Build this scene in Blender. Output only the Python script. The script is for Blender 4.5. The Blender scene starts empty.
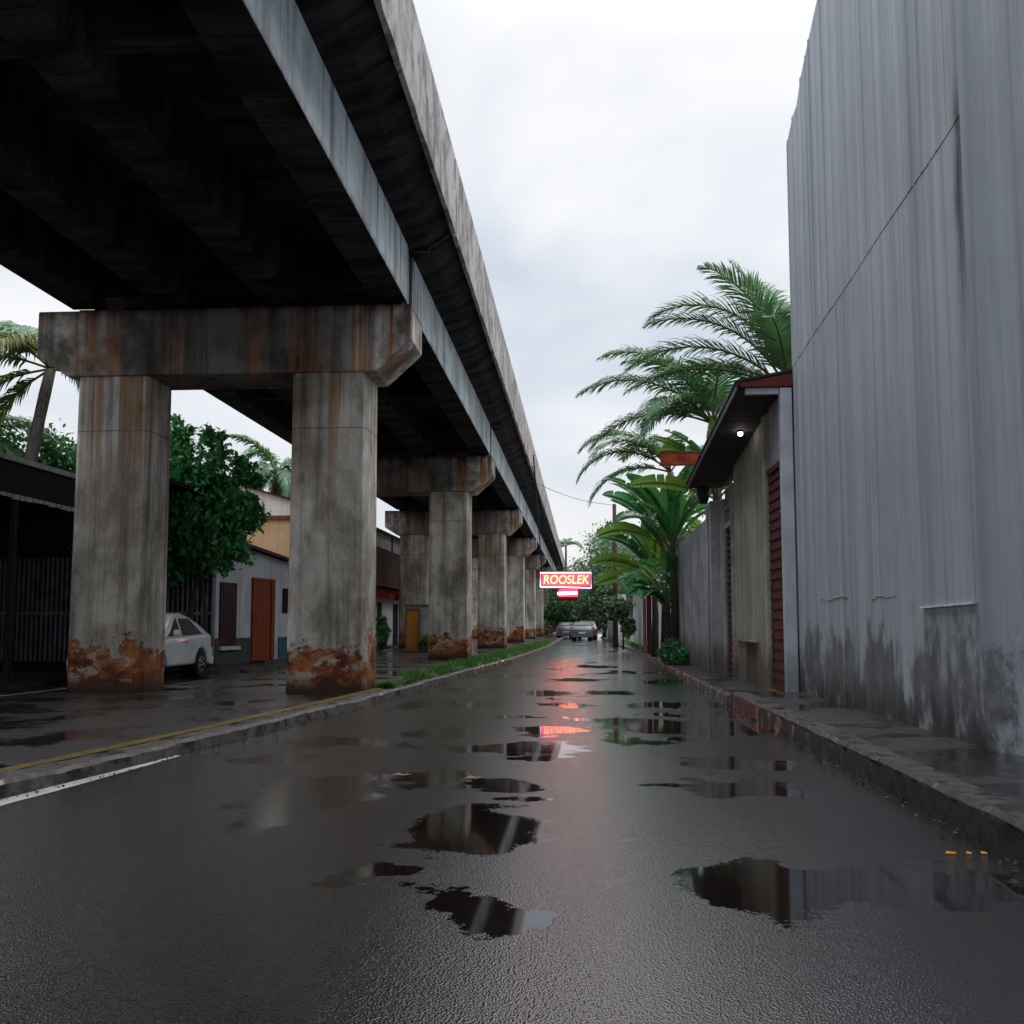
import bpy, bmesh, math, random
import numpy as np
from mathutils import Vector, Matrix
R = math.radians
random.seed(7); rng = np.random.default_rng(7)
scene = bpy.context.scene
C = scene.collection

# ------------------------------------------------------------------ camera
cam = bpy.data.cameras.new("camera"); camo = bpy.data.objects.new("camera", cam); C.objects.link(camo)
PITCH = math.atan(.088); YAW = math.atan(.07*math.cos(PITCH))
cam.sensor_width = 36; cam.lens = 36*1000/1024; cam.clip_end = 2000; cam.clip_start = .05
cam.shift_y = 24/1024
camo.location = (0, 0, 1.3); camo.rotation_euler = (R(90)+PITCH, 0, YAW)
scene.camera = camo

# ------------------------------------------------------------------ sky
SUN_EL, SUN_AZ = R(52), R(35)      # azimuth from +Y towards +X
w = bpy.data.worlds.new("World"); scene.world = w; w.use_nodes = True
nt = w.node_tree; nt.nodes.clear()
def wn(t, **k):
    n = nt.nodes.new(t)
    for a, b in k.items(): setattr(n, a, b)
    return n
out = wn('ShaderNodeOutputWorld'); sky = wn('ShaderNodeTexSky', sky_type='NISHITA', sun_disc=False)
sky.sun_elevation = SUN_EL; sky.sun_rotation = SUN_AZ; sky.dust_density = 3
bg1 = wn('ShaderNodeBackground'); bg1.inputs[1].default_value = .07; nt.links.new(sky.outputs[0], bg1.inputs[0])
tc = wn('ShaderNodeTexCoord'); mp = wn('ShaderNodeMapping'); mp.inputs['Scale'].default_value = (1, 1, 2.2); mp.inputs['Location'].default_value = (.35, .2, .1)
nz = wn('ShaderNodeTexNoise'); nz.inputs['Scale'].default_value = 2.3; nz.inputs['Detail'].default_value = 4; nz.inputs['Roughness'].default_value = .45; nz.inputs['Distortion'].default_value = .4
nt.links.new(tc.outputs['Generated'], mp.inputs[0]); nt.links.new(mp.outputs[0], nz.inputs[0])
cr = wn('ShaderNodeValToRGB'); e = cr.color_ramp.elements
e[0].position = .36; e[0].color = (.60, .665, .75, 1); e[1].position = .60; e[1].color = (.90, .905, .925, 1)
nt.links.new(nz.outputs[0], cr.inputs[0])
sx = wn('ShaderNodeSeparateXYZ'); nt.links.new(tc.outputs['Generated'], sx.inputs[0])
hr = wn('ShaderNodeValToRGB'); e = hr.color_ramp.elements
e[0].position = .0; e[0].color = (.75, .75, .75, 1); e[1].position = .16; e[1].color = (0, 0, 0, 1)
nt.links.new(sx.outputs[2], hr.inputs[0])
mh = wn('ShaderNodeMix', data_type='RGBA'); nt.links.new(hr.outputs[0], mh.inputs[0]); nt.links.new(cr.outputs[0], mh.inputs[6]); mh.inputs[7].default_value = (1.0, .93, .90, 1)
zg = wn('ShaderNodeMapRange'); zg.interpolation_type = 'SMOOTHSTEP'
for i_, v_ in enumerate((.0, .50, .95, .93, 2.8)):
    if i_: zg.inputs[i_].default_value = v_
nt.links.new(sx.outputs[2], zg.inputs[0])
bg2 = wn('ShaderNodeBackground'); nt.links.new(zg.outputs[0], bg2.inputs[1]); nt.links.new(mh.outputs[2], bg2.inputs[0])
ms = wn('ShaderNodeMixShader'); ms.inputs[0].default_value = .92
nt.links.new(bg1.outputs[0], ms.inputs[1]); nt.links.new(bg2.outputs[0], ms.inputs[2]); nt.links.new(ms.outputs[0], out.inputs[0])

sl = bpy.data.lights.new("sun", 'SUN'); sl.energy = 1.0; sl.angle = R(30); sl.color = (1, .96, .92)
so = bpy.data.objects.new("sun", sl); C.objects.link(so); so.location = (20, 20, 60)
d = Vector((math.sin(SUN_AZ)*math.cos(SUN_EL), math.cos(SUN_AZ)*math.cos(SUN_EL), math.sin(SUN_EL)))
so.rotation_euler = d.to_track_quat('Z', 'Y').to_euler()
scene.view_settings.view_transform = 'Standard'; scene.view_settings.look = 'None'
scene.view_settings.exposure = .27; scene.view_settings.gamma = 1
scene.cycles.max_bounces = 6; scene.cycles.diffuse_bounces = 3; scene.cycles.glossy_bounces = 4; scene.cycles.transmission_bounces = 2
scene.cycles.sample_clamp_indirect = 6; scene.cycles.use_denoising = True

# ------------------------------------------------------------------ node helpers
class Mt:
    def __init__(s, name):
        s.m = bpy.data.materials.new(name); s.m.use_nodes = True; s.t = s.m.node_tree
        s.b = s.t.nodes['Principled BSDF']; s.pos = s.t.nodes.new('ShaderNodeNewGeometry').outputs['Position']
    def set(s, sock, v):
        if isinstance(v, bpy.types.NodeSocket): s.t.links.new(v, sock)
        elif isinstance(v, (tuple, list)) and len(v) == 3 and sock.type == 'RGBA': sock.default_value = (*v, 1)
        else: sock.default_value = v
    def vec(s, scale=(1, 1, 1), loc=(0, 0, 0), src=None):
        n = s.t.nodes.new('ShaderNodeMapping'); n.inputs['Scale'].default_value = scale; n.inputs['Location'].default_value = loc
        s.t.links.new(src or s.pos, n.inputs[0]); return n.outputs[0]
    def noise(s, scale=1, detail=4, rough=.55, st=(1, 1, 1), loc=(0, 0, 0), dist=0, src=None):
        n = s.t.nodes.new('ShaderNodeTexNoise'); s.t.links.new(s.vec(st, loc, src), n.inputs[0])
        n.inputs['Scale'].default_value = scale; n.inputs['Detail'].default_value = detail; n.inputs['Roughness'].default_value = rough; n.inputs['Distortion'].default_value = dist
        return n.outputs[0]
    def noisec(s, scale=1, detail=3, loc=(0, 0, 0)):
        n = s.t.nodes.new('ShaderNodeTexNoise'); s.t.links.new(s.vec((1, 1, 1), loc), n.inputs[0]); n.inputs['Scale'].default_value = scale; n.inputs['Detail'].default_value = detail
        return n.outputs[1]
    def vor(s, scale, st=(1, 1, 1), feature='F1'):
        n = s.t.nodes.new('ShaderNodeTexVoronoi'); n.feature = feature; s.t.links.new(s.vec(st), n.inputs[0]); n.inputs['Scale'].default_value = scale; return n.outputs[0]
    def sep(s, src=None):
        n = s.t.nodes.new('ShaderNodeSeparateXYZ'); s.t.links.new(src or s.pos, n.inputs[0]); return n.outputs
    def math(s, op, a, b=0., c=None, clamp=False):
        n = s.t.nodes.new('ShaderNodeMath'); n.operation = op; n.use_clamp = clamp; s.set(n.inputs[0], a); s.set(n.inputs[1], b)
        if c is not None: s.set(n.inputs[2], c)
        return n.outputs[0]
    def rng(s, v, a, b, c=0., d=1.):
        n = s.t.nodes.new('ShaderNodeMapRange'); n.interpolation_type = 'SMOOTHSTEP'
        for i, x in enumerate((v, a, b, c, d)): s.set(n.inputs[i], x)
        return n.outputs[0]
    def mix(s, f, a, b, mode='MIX'):
        n = s.t.nodes.new('ShaderNodeMix'); n.data_type = 'RGBA'; n.blend_type = mode
        s.set(n.inputs[0], f); s.set(n.inputs[6], a); s.set(n.inputs[7], b); return n.outputs[2]
    def mixf(s, f, a, b):
        n = s.t.nodes.new('ShaderNodeMix'); n.data_type = 'FLOAT'; s.set(n.inputs[0], f); s.set(n.inputs[2], a); s.set(n.inputs[3], b); return n.outputs[0]
    def ramp(s, f, stops):
        n = s.t.nodes.new('ShaderNodeValToRGB'); el = n.color_ramp.elements
        while len(el) < len(stops): el.new(.5)
        for q, (p, c) in zip(el, stops): q.position = p; q.color = (*c, 1) if len(c) == 3 else c
        s.set(n.inputs[0], f); return n.outputs[0]
    def island(s):
        return s.t.nodes.new('ShaderNodeNewGeometry').outputs['Random Per Island']
    def bump(s, h, strength=.3, dist=.02, prev=None):
        n = s.t.nodes.new('ShaderNodeBump'); s.set(n.inputs['Strength'], strength); n.inputs['Distance'].default_value = dist
        s.t.links.new(h, n.inputs['Height'])
        if prev: s.t.links.new(prev, n.inputs['Normal'])
        return n.outputs[0]
    def fin(s, col=None, rough=None, normal=None, **k):
        if col is not None: s.set(s.b.inputs['Base Color'], col)
        if rough is not None: s.set(s.b.inputs['Roughness'], rough)
        if normal is not None: s.set(s.b.inputs['Normal'], normal)
        for a, v in k.items(): s.set(s.b.inputs[a.replace('_', ' ')], v)
        return s.m

def surf(name, c1, c2, scale=1.5, rough=.7, streak=.5, dark=(.03, .025, .022), grime=.5, bump=.25, fine=40, metallic=0., sst=(6, 6, .25), loc=(0, 0, 0)):
    """weathered painted/cement surface: mottling, vertical streaks, damp foot grime"""
    t = Mt(name)
    n1 = t.noise(scale, 5, .6, loc=loc); n2 = t.noise(1, 5, .6, sst, loc)
    col = t.mix(t.rng(n1, .35, .65), c1, c2)
    col = t.mix(t.math('MULTIPLY', t.rng(n2, .5, .72), streak), col, dark)
    z = t.sep()[2]
    g = t.math('MULTIPLY', t.rng(t.math('SUBTRACT', z, t.math('MULTIPLY', t.noise(2.5, 5, .65, (1, 1, .5)), 1.6)), -.5, .35, 1., 0.), grime)
    col = t.mix(g, col, dark)
    f = t.noise(fine, 4, .6)
    return t.fin(col, t.mixf(t.rng(n1, .3, .7), rough-.1, rough+.1), t.bump(f, bump, .01, t.bump(n2, bump, .03)), Metallic=metallic, Specular_IOR_Level=.2)

# ------------------------------------------------------------------ materials
def m_column():
    t = Mt('pier_concrete'); p = t.sep(); z = p[2]
    big = t.noise(.9, 7, .68, (1, 1, .6)); st = t.noise(1, 5, .6, (7, 7, .22)); st2 = t.noise(1, 4, .6, (2.5, 2.5, .3), (3, 7, 1)); fine = t.noise(28, 5, .7)
    col = t.ramp(big, [(.30, (.15, .13, .105)), (.43, (.33, .30, .25)), (.52, (.52, .48, .425)), (.64, (.76, .725, .67))])
    col = t.mix(t.math('MULTIPLY', t.rng(st, .47, .70), .6), col, (.07, .06, .05))
    col = t.mix(t.math('MULTIPLY', t.rng(st2, .55, .75), .45), col, (.34, .33, .31))
    col = t.mix(t.math('MULTIPLY', t.rng(fine, .55, .75), .35), col, (.06, .055, .05))
    # green/black algae patches
    al = t.math('MULTIPLY', t.rng(t.noise(1.6, 6, .7, (1, 1, .5), (11, 3, 5)), .55, .72), .5)
    col = t.mix(al, col, (.055, .06, .042))
    # form line at 4.9 m
    fl = t.math('COMPARE', z, 4.78, .012); col = t.mix(t.math('MULTIPLY', fl, .6), col, (.04, .035, .03))
    # rust streaks running from the cap
    rs = t.math('MULTIPLY', t.rng(t.noise(1, 4, .6, (3.2, 3.2, .10), (2.2, 0, 0)), .50, .62), t.rng(z, 2.4, 5.6))
    col = t.mix(t.math('MULTIPLY', rs, .75), col, t.mix(t.rng(st, .4, .6), (.34, .14, .03), (.18, .10, .035)))
    # ochre stains lower down
    oc = t.math('MULTIPLY', t.rng(t.noise(1.5, 5, .7, loc=(4, 4, 9)), .56, .68), t.rng(z, 3.0, 1.2))
    col = t.mix(t.math('MULTIPLY', oc, .6), col, (.20, .10, .03))
    # spalled, rust-coloured foot
    ed = t.math('ADD', t.math('MULTIPLY', t.noise(1.3, 8, .74, loc=(0, 0, 3)), 3.4), -.95)
    base = t.math('SUBTRACT', t.math('ADD', ed, .1), z)
    spall = t.rng(base, -.02, .04)
    rust = t.ramp(t.noise(2.6, 7, .72, (1, 1, 1.3), (5, 1, 2)), [(.30, (.012, .008, .007)), (.42, (.11, .030, .014)), (.49, (.24, .065, .018)), (.56, (.40, .16, .04)), (.62, (.12, .05, .028)), (.70, (.30, .24, .19))])
    rust = t.mix(t.math('MULTIPLY', t.rng(t.noise(2.2, 6, .7, (1, 1, 1.6), (9, 4, 1)), .54, .60), .85), rust, (.42, .36, .30))
    damp = t.rng(z, .12, .5); rust = t.mix(damp, (.045, .022, .014), rust)
    col = t.mix(spall, col, rust)
    h = t.math('SUBTRACT', t.math('MULTIPLY', big, .4), t.math('MULTIPLY', spall, 1.))
    nrm = t.bump(fine, .35, .012, t.bump(h, .8, .05)); rr = t.mixf(spall, .75, .5)
    return t.fin(col, rr, nrm, Specular_IOR_Level=.2)
def m_cap():
    t = Mt('cap_concrete'); p = t.sep(); z = p[2]; x = p[0]
    big = t.noise(1.3, 6, .62); st = t.noise(1, 5, .6, (5, 5, .25)); fine = t.noise(28, 5, .7)
    col = t.ramp(big, [(.34, (.13, .12, .10)), (.46, (.40, .38, .34)), (.58, (.72, .71, .68))])
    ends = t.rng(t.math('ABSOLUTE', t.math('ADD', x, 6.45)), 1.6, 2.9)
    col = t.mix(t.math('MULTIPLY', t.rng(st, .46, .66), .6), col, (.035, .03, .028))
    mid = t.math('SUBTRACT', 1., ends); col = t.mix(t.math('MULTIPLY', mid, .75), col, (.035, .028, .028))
    r1 = t.rng(t.noise(1, 3, .55, (4.2, 4.2, .12), (1.3, 0, 0)), .49, .60)
    r2 = t.rng(t.noise(1, 5, .6, (12, 12, .3), (6, 0, 0)), .35, .6)
    rs = t.math('MULTIPLY', t.math('MULTIPLY', r1, r2), t.mixf(ends, .5, 1.))
    col = t.mix(rs, col, t.mix(t.rng(z, 5.9, 6.9), (.46, .17, .03), (.20, .045, .012)))
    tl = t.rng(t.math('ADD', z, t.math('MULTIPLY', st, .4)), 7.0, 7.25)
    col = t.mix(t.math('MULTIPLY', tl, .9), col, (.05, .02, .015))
    return t.fin(col, .75, t.bump(fine, .35, .012, t.bump(big, .4, .04)), Specular_IOR_Level=.2)
def m_girder():
    t = Mt('girder_concrete'); st = t.noise(1, 5, .6, (1, 3.5, .35)); big = t.noise(.9, 5, .6, (1, .5, 1)); z = t.sep()[2]; fine = t.noise(30, 4, .6)
    col = t.mix(t.rng(big, .35, .65), (.34, .40, .43), (.56, .65, .69))
    col = t.mix(t.math('MULTIPLY', t.rng(st, .47, .68), .75), col, (.06, .055, .05))
    edge = t.math('MULTIPLY', t.rng(z, 7.22, 7.0), t.rng(t.noise(1.2, 6, .7, (1, 1, 1), (2, 0, 0)), .42, .6))
    col = t.mix(edge, col, (.17, .075, .03))
    return t.fin(col, .7, t.bump(fine, .3, .01))
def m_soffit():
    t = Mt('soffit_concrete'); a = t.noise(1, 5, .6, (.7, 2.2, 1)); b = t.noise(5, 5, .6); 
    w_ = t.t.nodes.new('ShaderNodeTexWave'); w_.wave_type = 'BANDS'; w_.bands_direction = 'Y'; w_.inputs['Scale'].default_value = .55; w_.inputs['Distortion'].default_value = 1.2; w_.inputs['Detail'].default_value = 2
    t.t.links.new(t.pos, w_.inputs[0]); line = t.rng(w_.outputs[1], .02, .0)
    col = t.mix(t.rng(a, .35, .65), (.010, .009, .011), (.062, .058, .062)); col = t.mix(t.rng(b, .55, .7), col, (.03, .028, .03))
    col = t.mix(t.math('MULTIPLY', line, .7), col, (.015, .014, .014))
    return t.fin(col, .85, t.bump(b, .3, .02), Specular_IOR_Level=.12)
def m_parapet():
    t = Mt('parapet_concrete'); a = t.noise(1.1, 6, .62, (1, 1, 1)); st = t.noise(1, 7, .72, (1, 2.0, 1.1)); f = t.noise(20, 5, .7)
    col = t.mix(t.rng(a, .35, .65), (.34, .315, .31), (.55, .515, .51))
    col = t.mix(t.math('MULTIPLY', t.rng(st, .46, .60), .8), col, (.085, .075, .072)); col = t.mix(t.math('MULTIPLY', t.rng(f, .55, .7), .4), col, (.07, .06, .06))
    return t.fin(col, .8, t.bump(f, .5, .02))
def gzf(px, py, z=0.):
    F = Vector((-math.sin(YAW)*math.cos(PITCH), math.cos(YAW)*math.cos(PITCH), math.sin(PITCH))); Rv = Vector((math.cos(YAW), math.sin(YAW), 0)); U = Rv.cross(F)
    d = F + Rv*((px-512)/1000) - U*((py-536)/1000); t = (z-1.3)/d.z; return d.x*t, d.y*t
# puddles in the photo: centre and half sizes on the road surface (metres)
PUD = []
for px, py, hw, hh in [(476, 828, 64, 19), (392, 878, 48, 12), (468, 910, 56, 17), (428, 777, 40, 9), (500, 784, 38, 8), (300, 800, 60, 26), (700, 728, 92, 8), (500, 748, 60, 5), (545, 757, 28, 4),
                       (728, 788, 60, 13), (735, 763, 55, 6), (775, 892, 88, 26), (930, 888, 100, 22), (548, 693, 24, 3), (440, 733, 34, 5), (545, 731, 36, 4), (330, 742, 45, 6), (610, 693, 26, 2),
                       (615, 720, 34, 3.2), (600, 667, 20, 1.4), (280, 758, 36, 6), (690, 786, 40, 4), (520, 716, 24, 2), (735, 716, 30, 3), (500, 676, 30, 2), (655, 683, 20, 1.6), (560, 705, 30, 2), (470, 705, 34, 2.4), (580, 680, 26, 1.6), (640, 742, 30, 3), (520, 800, 22, 4), (345, 880, 26, 6), (470, 690, 30, 2), (700, 705, 34, 3), (420, 690, 26, 2), (570, 745, 20, 2.4)]:
    x0, y0 = gzf(px-hw, py); x1, _ = gzf(px+hw, py); _, ya = gzf(px, py+hh); _, yb = gzf(px, py-hh)
    PUD.append(((x0+x1)/2, (ya+yb)/2, abs(x1-x0)/2, abs(yb-ya)/2))
def m_road():
    t = Mt('wet_asphalt'); p = t.sep(); nc = t.noisec(1.9, 5); s3 = t.sep(nc)
    nf = t.sep(t.noisec(14, 3))
    dx = t.math('ADD', t.math('MULTIPLY', t.math('SUBTRACT', s3[0], .5), .9), t.math('MULTIPLY', t.math('SUBTRACT', nf[0], .5), .10))
    dy = t.math('ADD', t.math('MULTIPLY', t.math('SUBTRACT', s3[1], .5), 1.7), t.math('MULTIPLY', t.math('SUBTRACT', nf[1], .5), .2))
    X = t.math('ADD', p[0], dx); Y = t.math('ADD', p[1], dy); best = None
    for cx, cy, rx, ry in PUD:
        a = t.math('MULTIPLY', t.math('SUBTRACT', X, cx), 1/rx); b = t.math('MULTIPLY', t.math('SUBTRACT', Y, cy), 1/ry)
        dd = t.math('ADD', t.math('MULTIPLY', a, a), t.math('MULTIPLY', b, b)); best = dd if best is None else t.math('MINIMUM', best, dd)
    pe = t.math('MULTIPLY', t.math('SUBTRACT', t.noise(34, 4, .7), .5), 2.0); pud = t.rng(t.math('ADD', best, pe), 1.25, .80)
    far = t.rng(t.noise(.75, 5, .55, (1, .55, 1), (3.1, 1.7, 0), .5), .585, .615)
    far = t.math('MULTIPLY', far, t.rng(p[1], 9., 13.)); pud = t.math('MAXIMUM', pud, far)
    agg = t.vor(100); agg2 = t.noise(60, 3, .6); lg = t.noise(.6, 5, .6, (1, .6, 1), (8, 2, 0)); md = t.noise(7, 5, .65)
    rim = t.rng(pud, .02, .5)
    base = t.mix(t.rng(lg, .35, .65), (.003, .0022, .0022), (.008, .006, .006)); base = t.mix(t.rng(agg2, .5, .75), base, (.014, .011, .011))
    pv = t.rng(t.noise(.33, 3, .5, (1, .5, 1), (1, 9, 0)), .50, .515); base = t.mix(t.math('MULTIPLY', pv, .55), base, (.011, .009, .009))
    ck = t.math('MULTIPLY', t.rng(t.vor(.42, feature='DISTANCE_TO_EDGE'), .010, .002), t.rng(t.noise(.5, 2, .5), .45, .55)); base = t.mix(ck, base, (.004, .004, .004))
    brn = t.math('MULTIPLY', t.rng(p[0], -1., -3.), .5); base = t.mix(brn, base, (.009, .005, .0035))
    base = t.mix(pud, base, (.010, .007, .006))
    rough = t.math('ADD', t.mixf(t.rng(lg, .35, .68), .20, .38), t.math('MULTIPLY', t.math('SUBTRACT', md, .5), .2)); rough = t.mixf(rim, rough, t.mixf(t.rng(p[0], -.9, -1.6), .05, .16))
    inv = t.math('SUBTRACT', 1., rim)
    h = t.math('ADD', t.math('MULTIPLY', t.math('POWER', agg, 2.), 1.1), t.math('MULTIPLY', agg2, .6))
    n1 = t.bump(h, t.math('MULTIPLY', inv, .8), .009); n2 = t.bump(md, t.math('MULTIPLY', inv, .22), .02, n1)
    cn = t.bump(md, t.math('MULTIPLY', inv, .05), .02, t.bump(h, t.math('MULTIPLY', inv, .26), .008))
    cb = t.math('MULTIPLY', inv, t.mixf(t.rng(lg, .3, .7), .9, 1.))
    return t.fin(base, t.math('ADD', rough, t.math('MULTIPLY', inv, .08)), n2, IOR=1.5, Coat_Weight=cb, Coat_Roughness=t.math('ADD', t.mixf(t.rng(md, .35, .7), .07, .15), t.math('MULTIPLY', pv, .04)), Coat_IOR=2.3, Coat_Normal=cn, Specular_IOR_Level=t.mixf(inv, .5, .06))
def m_wetground(name, c1, c2, r1=.12, r2=.45, crack=True, sc=.9):
    t = Mt(name); lg = t.noise(sc, 6, .6, dist=.3); md = t.noise(9, 5, .65); ag = t.noise(75, 3, .6)
    wet = t.rng(lg, .48, .60)
    col = t.mix(t.rng(md, .35, .7), c1, c2); col = t.mix(t.math('MULTIPLY', wet, .75), col, tuple(v*.3 for v in c1))
    if crack:
        ck = t.rng(t.vor(.55, feature='DISTANCE_TO_EDGE'), .012, .002); col = t.mix(t.math('MULTIPLY', ck, .8), col, (.008, .008, .007))
    h = t.math('ADD', ag, t.math('MULTIPLY', md, .6)); inv = t.math('SUBTRACT', 1., t.math('MULTIPLY', wet, .93))
    return t.fin(col, t.mixf(wet, r2, r1), t.bump(h, t.math('MULTIPLY', inv, .4), .012), IOR=1.4)
def m_zinc():
    t = Mt('grey_sheet_wall'); p = t.sep(); y, z = p[1], p[2]
    st = t.noise(1, 7, .68, (1, 3.2, .07)); st2 = t.noise(1, 4, .6, (1, 11, .12), (0, 4, 2)); big = t.noise(.7, 4, .6); grain = t.noise(1, 4, .65, (60, 60, 14))
    col = t.mix(t.rng(st, .32, .68), (.28, .31, .35), (.44, .475, .52))
    col = t.mix(t.math('MULTIPLY', t.rng(st2, .56, .72), .55), col, (.52, .555, .60))
    col = t.mix(t.math('MULTIPLY', t.rng(st2, .42, .30), .35), col, (.18, .20, .24))
    col = t.mix(t.math('MULTIPLY', t.rng(big, .4, .65), .3), col, (.25, .27, .31))
    # black run below the vertical joint
    run = t.math('MULTIPLY', t.rng(t.math('ABSOLUTE', t.math('SUBTRACT', t.math('ADD', y, t.math('MULTIPLY', t.math('SUBTRACT', t.noise(1.2, 4, .6, (1, 1, .8)), .5), .35)), 9.30)), .17, .03), t.rng(z, 3.2, 5.6))
    col = t.mix(t.math('MULTIPLY', run, t.rng(z, 6.6, 6.0, .25, .92)), col, (.03, .028, .032))
    # damp foot
    ft = t.noise(1, 7, .72, (1, 1.7, 1.1), (0, 1.5, 0)); ft2 = t.noise(1, 5, .7, (1, 4, 1.8), (0, 9, 0))
    low = t.rng(z, 1.7, .5)
    blk = t.math('MULTIPLY', t.rng(t.math('ADD', ft, t.math('MULTIPLY', t.math('SUBTRACT', low, .5), .24)), .46, .60), t.rng(z, 1.75, 1.5))
    col = t.mix(t.math('MULTIPLY', blk, .7), col, t.mix(t.rng(ft2, .4, .6), (.035, .030, .030), (.085, .08, .075)))
    pal = t.math('MULTIPLY', t.rng(ft2, .56, .68), t.rng(z, 1.9, 1.2)); col = t.mix(t.math('MULTIPLY', pal, .3), col, (.32, .34, .36))
    bz = t.math('MULTIPLY', t.rng(z, .75, .25), t.rng(ft, .38, .55)); col = t.mix(t.math('MULTIPLY', bz, .8), col, (.04, .028, .024))
    return t.fin(col, .55, t.bump(grain, .25, .006, t.bump(st2, .5, .02, t.bump(st, .35, .05))), Specular_IOR_Level=.25)
def m_leaf(name, c1, c2, c3=None, rough=.4, trans=.25):
    t = Mt(name); r = t.island(); cl = t.noise(.9, 3, .5)
    col = t.mix(r, c1, c2); 
    if c3: col = t.mix(t.rng(cl, .5, .7), col, c3)
    m = t.fin(col, rough, Specular_IOR_Level=.3)
    tr = t.t.nodes.new('ShaderNodeBsdfTranslucent'); t.set(tr.inputs[0], t.mix(.5, col, (.12, .25, .02)))
    mx = t.t.nodes.new('ShaderNodeMixShader'); mx.inputs[0].default_value = trans
    o = t.t.nodes['Material Output']; t.t.links.new(t.b.outputs[0], mx.inputs[1]); t.t.links.new(tr.outputs[0], mx.inputs[2]); t.t.links.new(mx.outputs[0], o.inputs[0])
    return m
def plain(name, col, rough=.5, metallic=0., var=.35, sc=6, **k):
    t = Mt(name); n = t.noise(sc, 4, .6); c = t.mix(t.rng(n, .35, .7), col, tuple(v*(1-var) for v in col))
    k.setdefault('Specular_IOR_Level', .2 if rough > .38 else .5)
    return t.fin(c, rough, t.bump(n, .1, .01), Metallic=metallic, **k)
def emit(name, col, s):
    t = Mt(name); return t.fin((.02, .02, .02), .4, Emission_Color=col, Emission_Strength=s)
def bark(name, c):
    t = Mt(name); n = t.noise(1, 5, .7, (14, 14, 4)); n2 = t.noise(3, 4, .6)
    return t.fin(t.mix(t.rng(n, .35, .65), tuple(v*.4 for v in c), c), .85, t.bump(n, .8, .03))
def m_roller(name, c1, c2):
    t = Mt(name); n = t.noise(2, 5, .6, (4, 4, 1)); n2 = t.noise(1, 4, .6, (3, 3, 14))
    return t.fin(t.mix(t.math('MULTIPLY', t.rng(n2, .52, .7), .5), t.mix(t.rng(n, .35, .65), c1, c2), (.10, .05, .04)), .6, t.bump(n, .15, .01), Specular_IOR_Level=.15)

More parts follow.
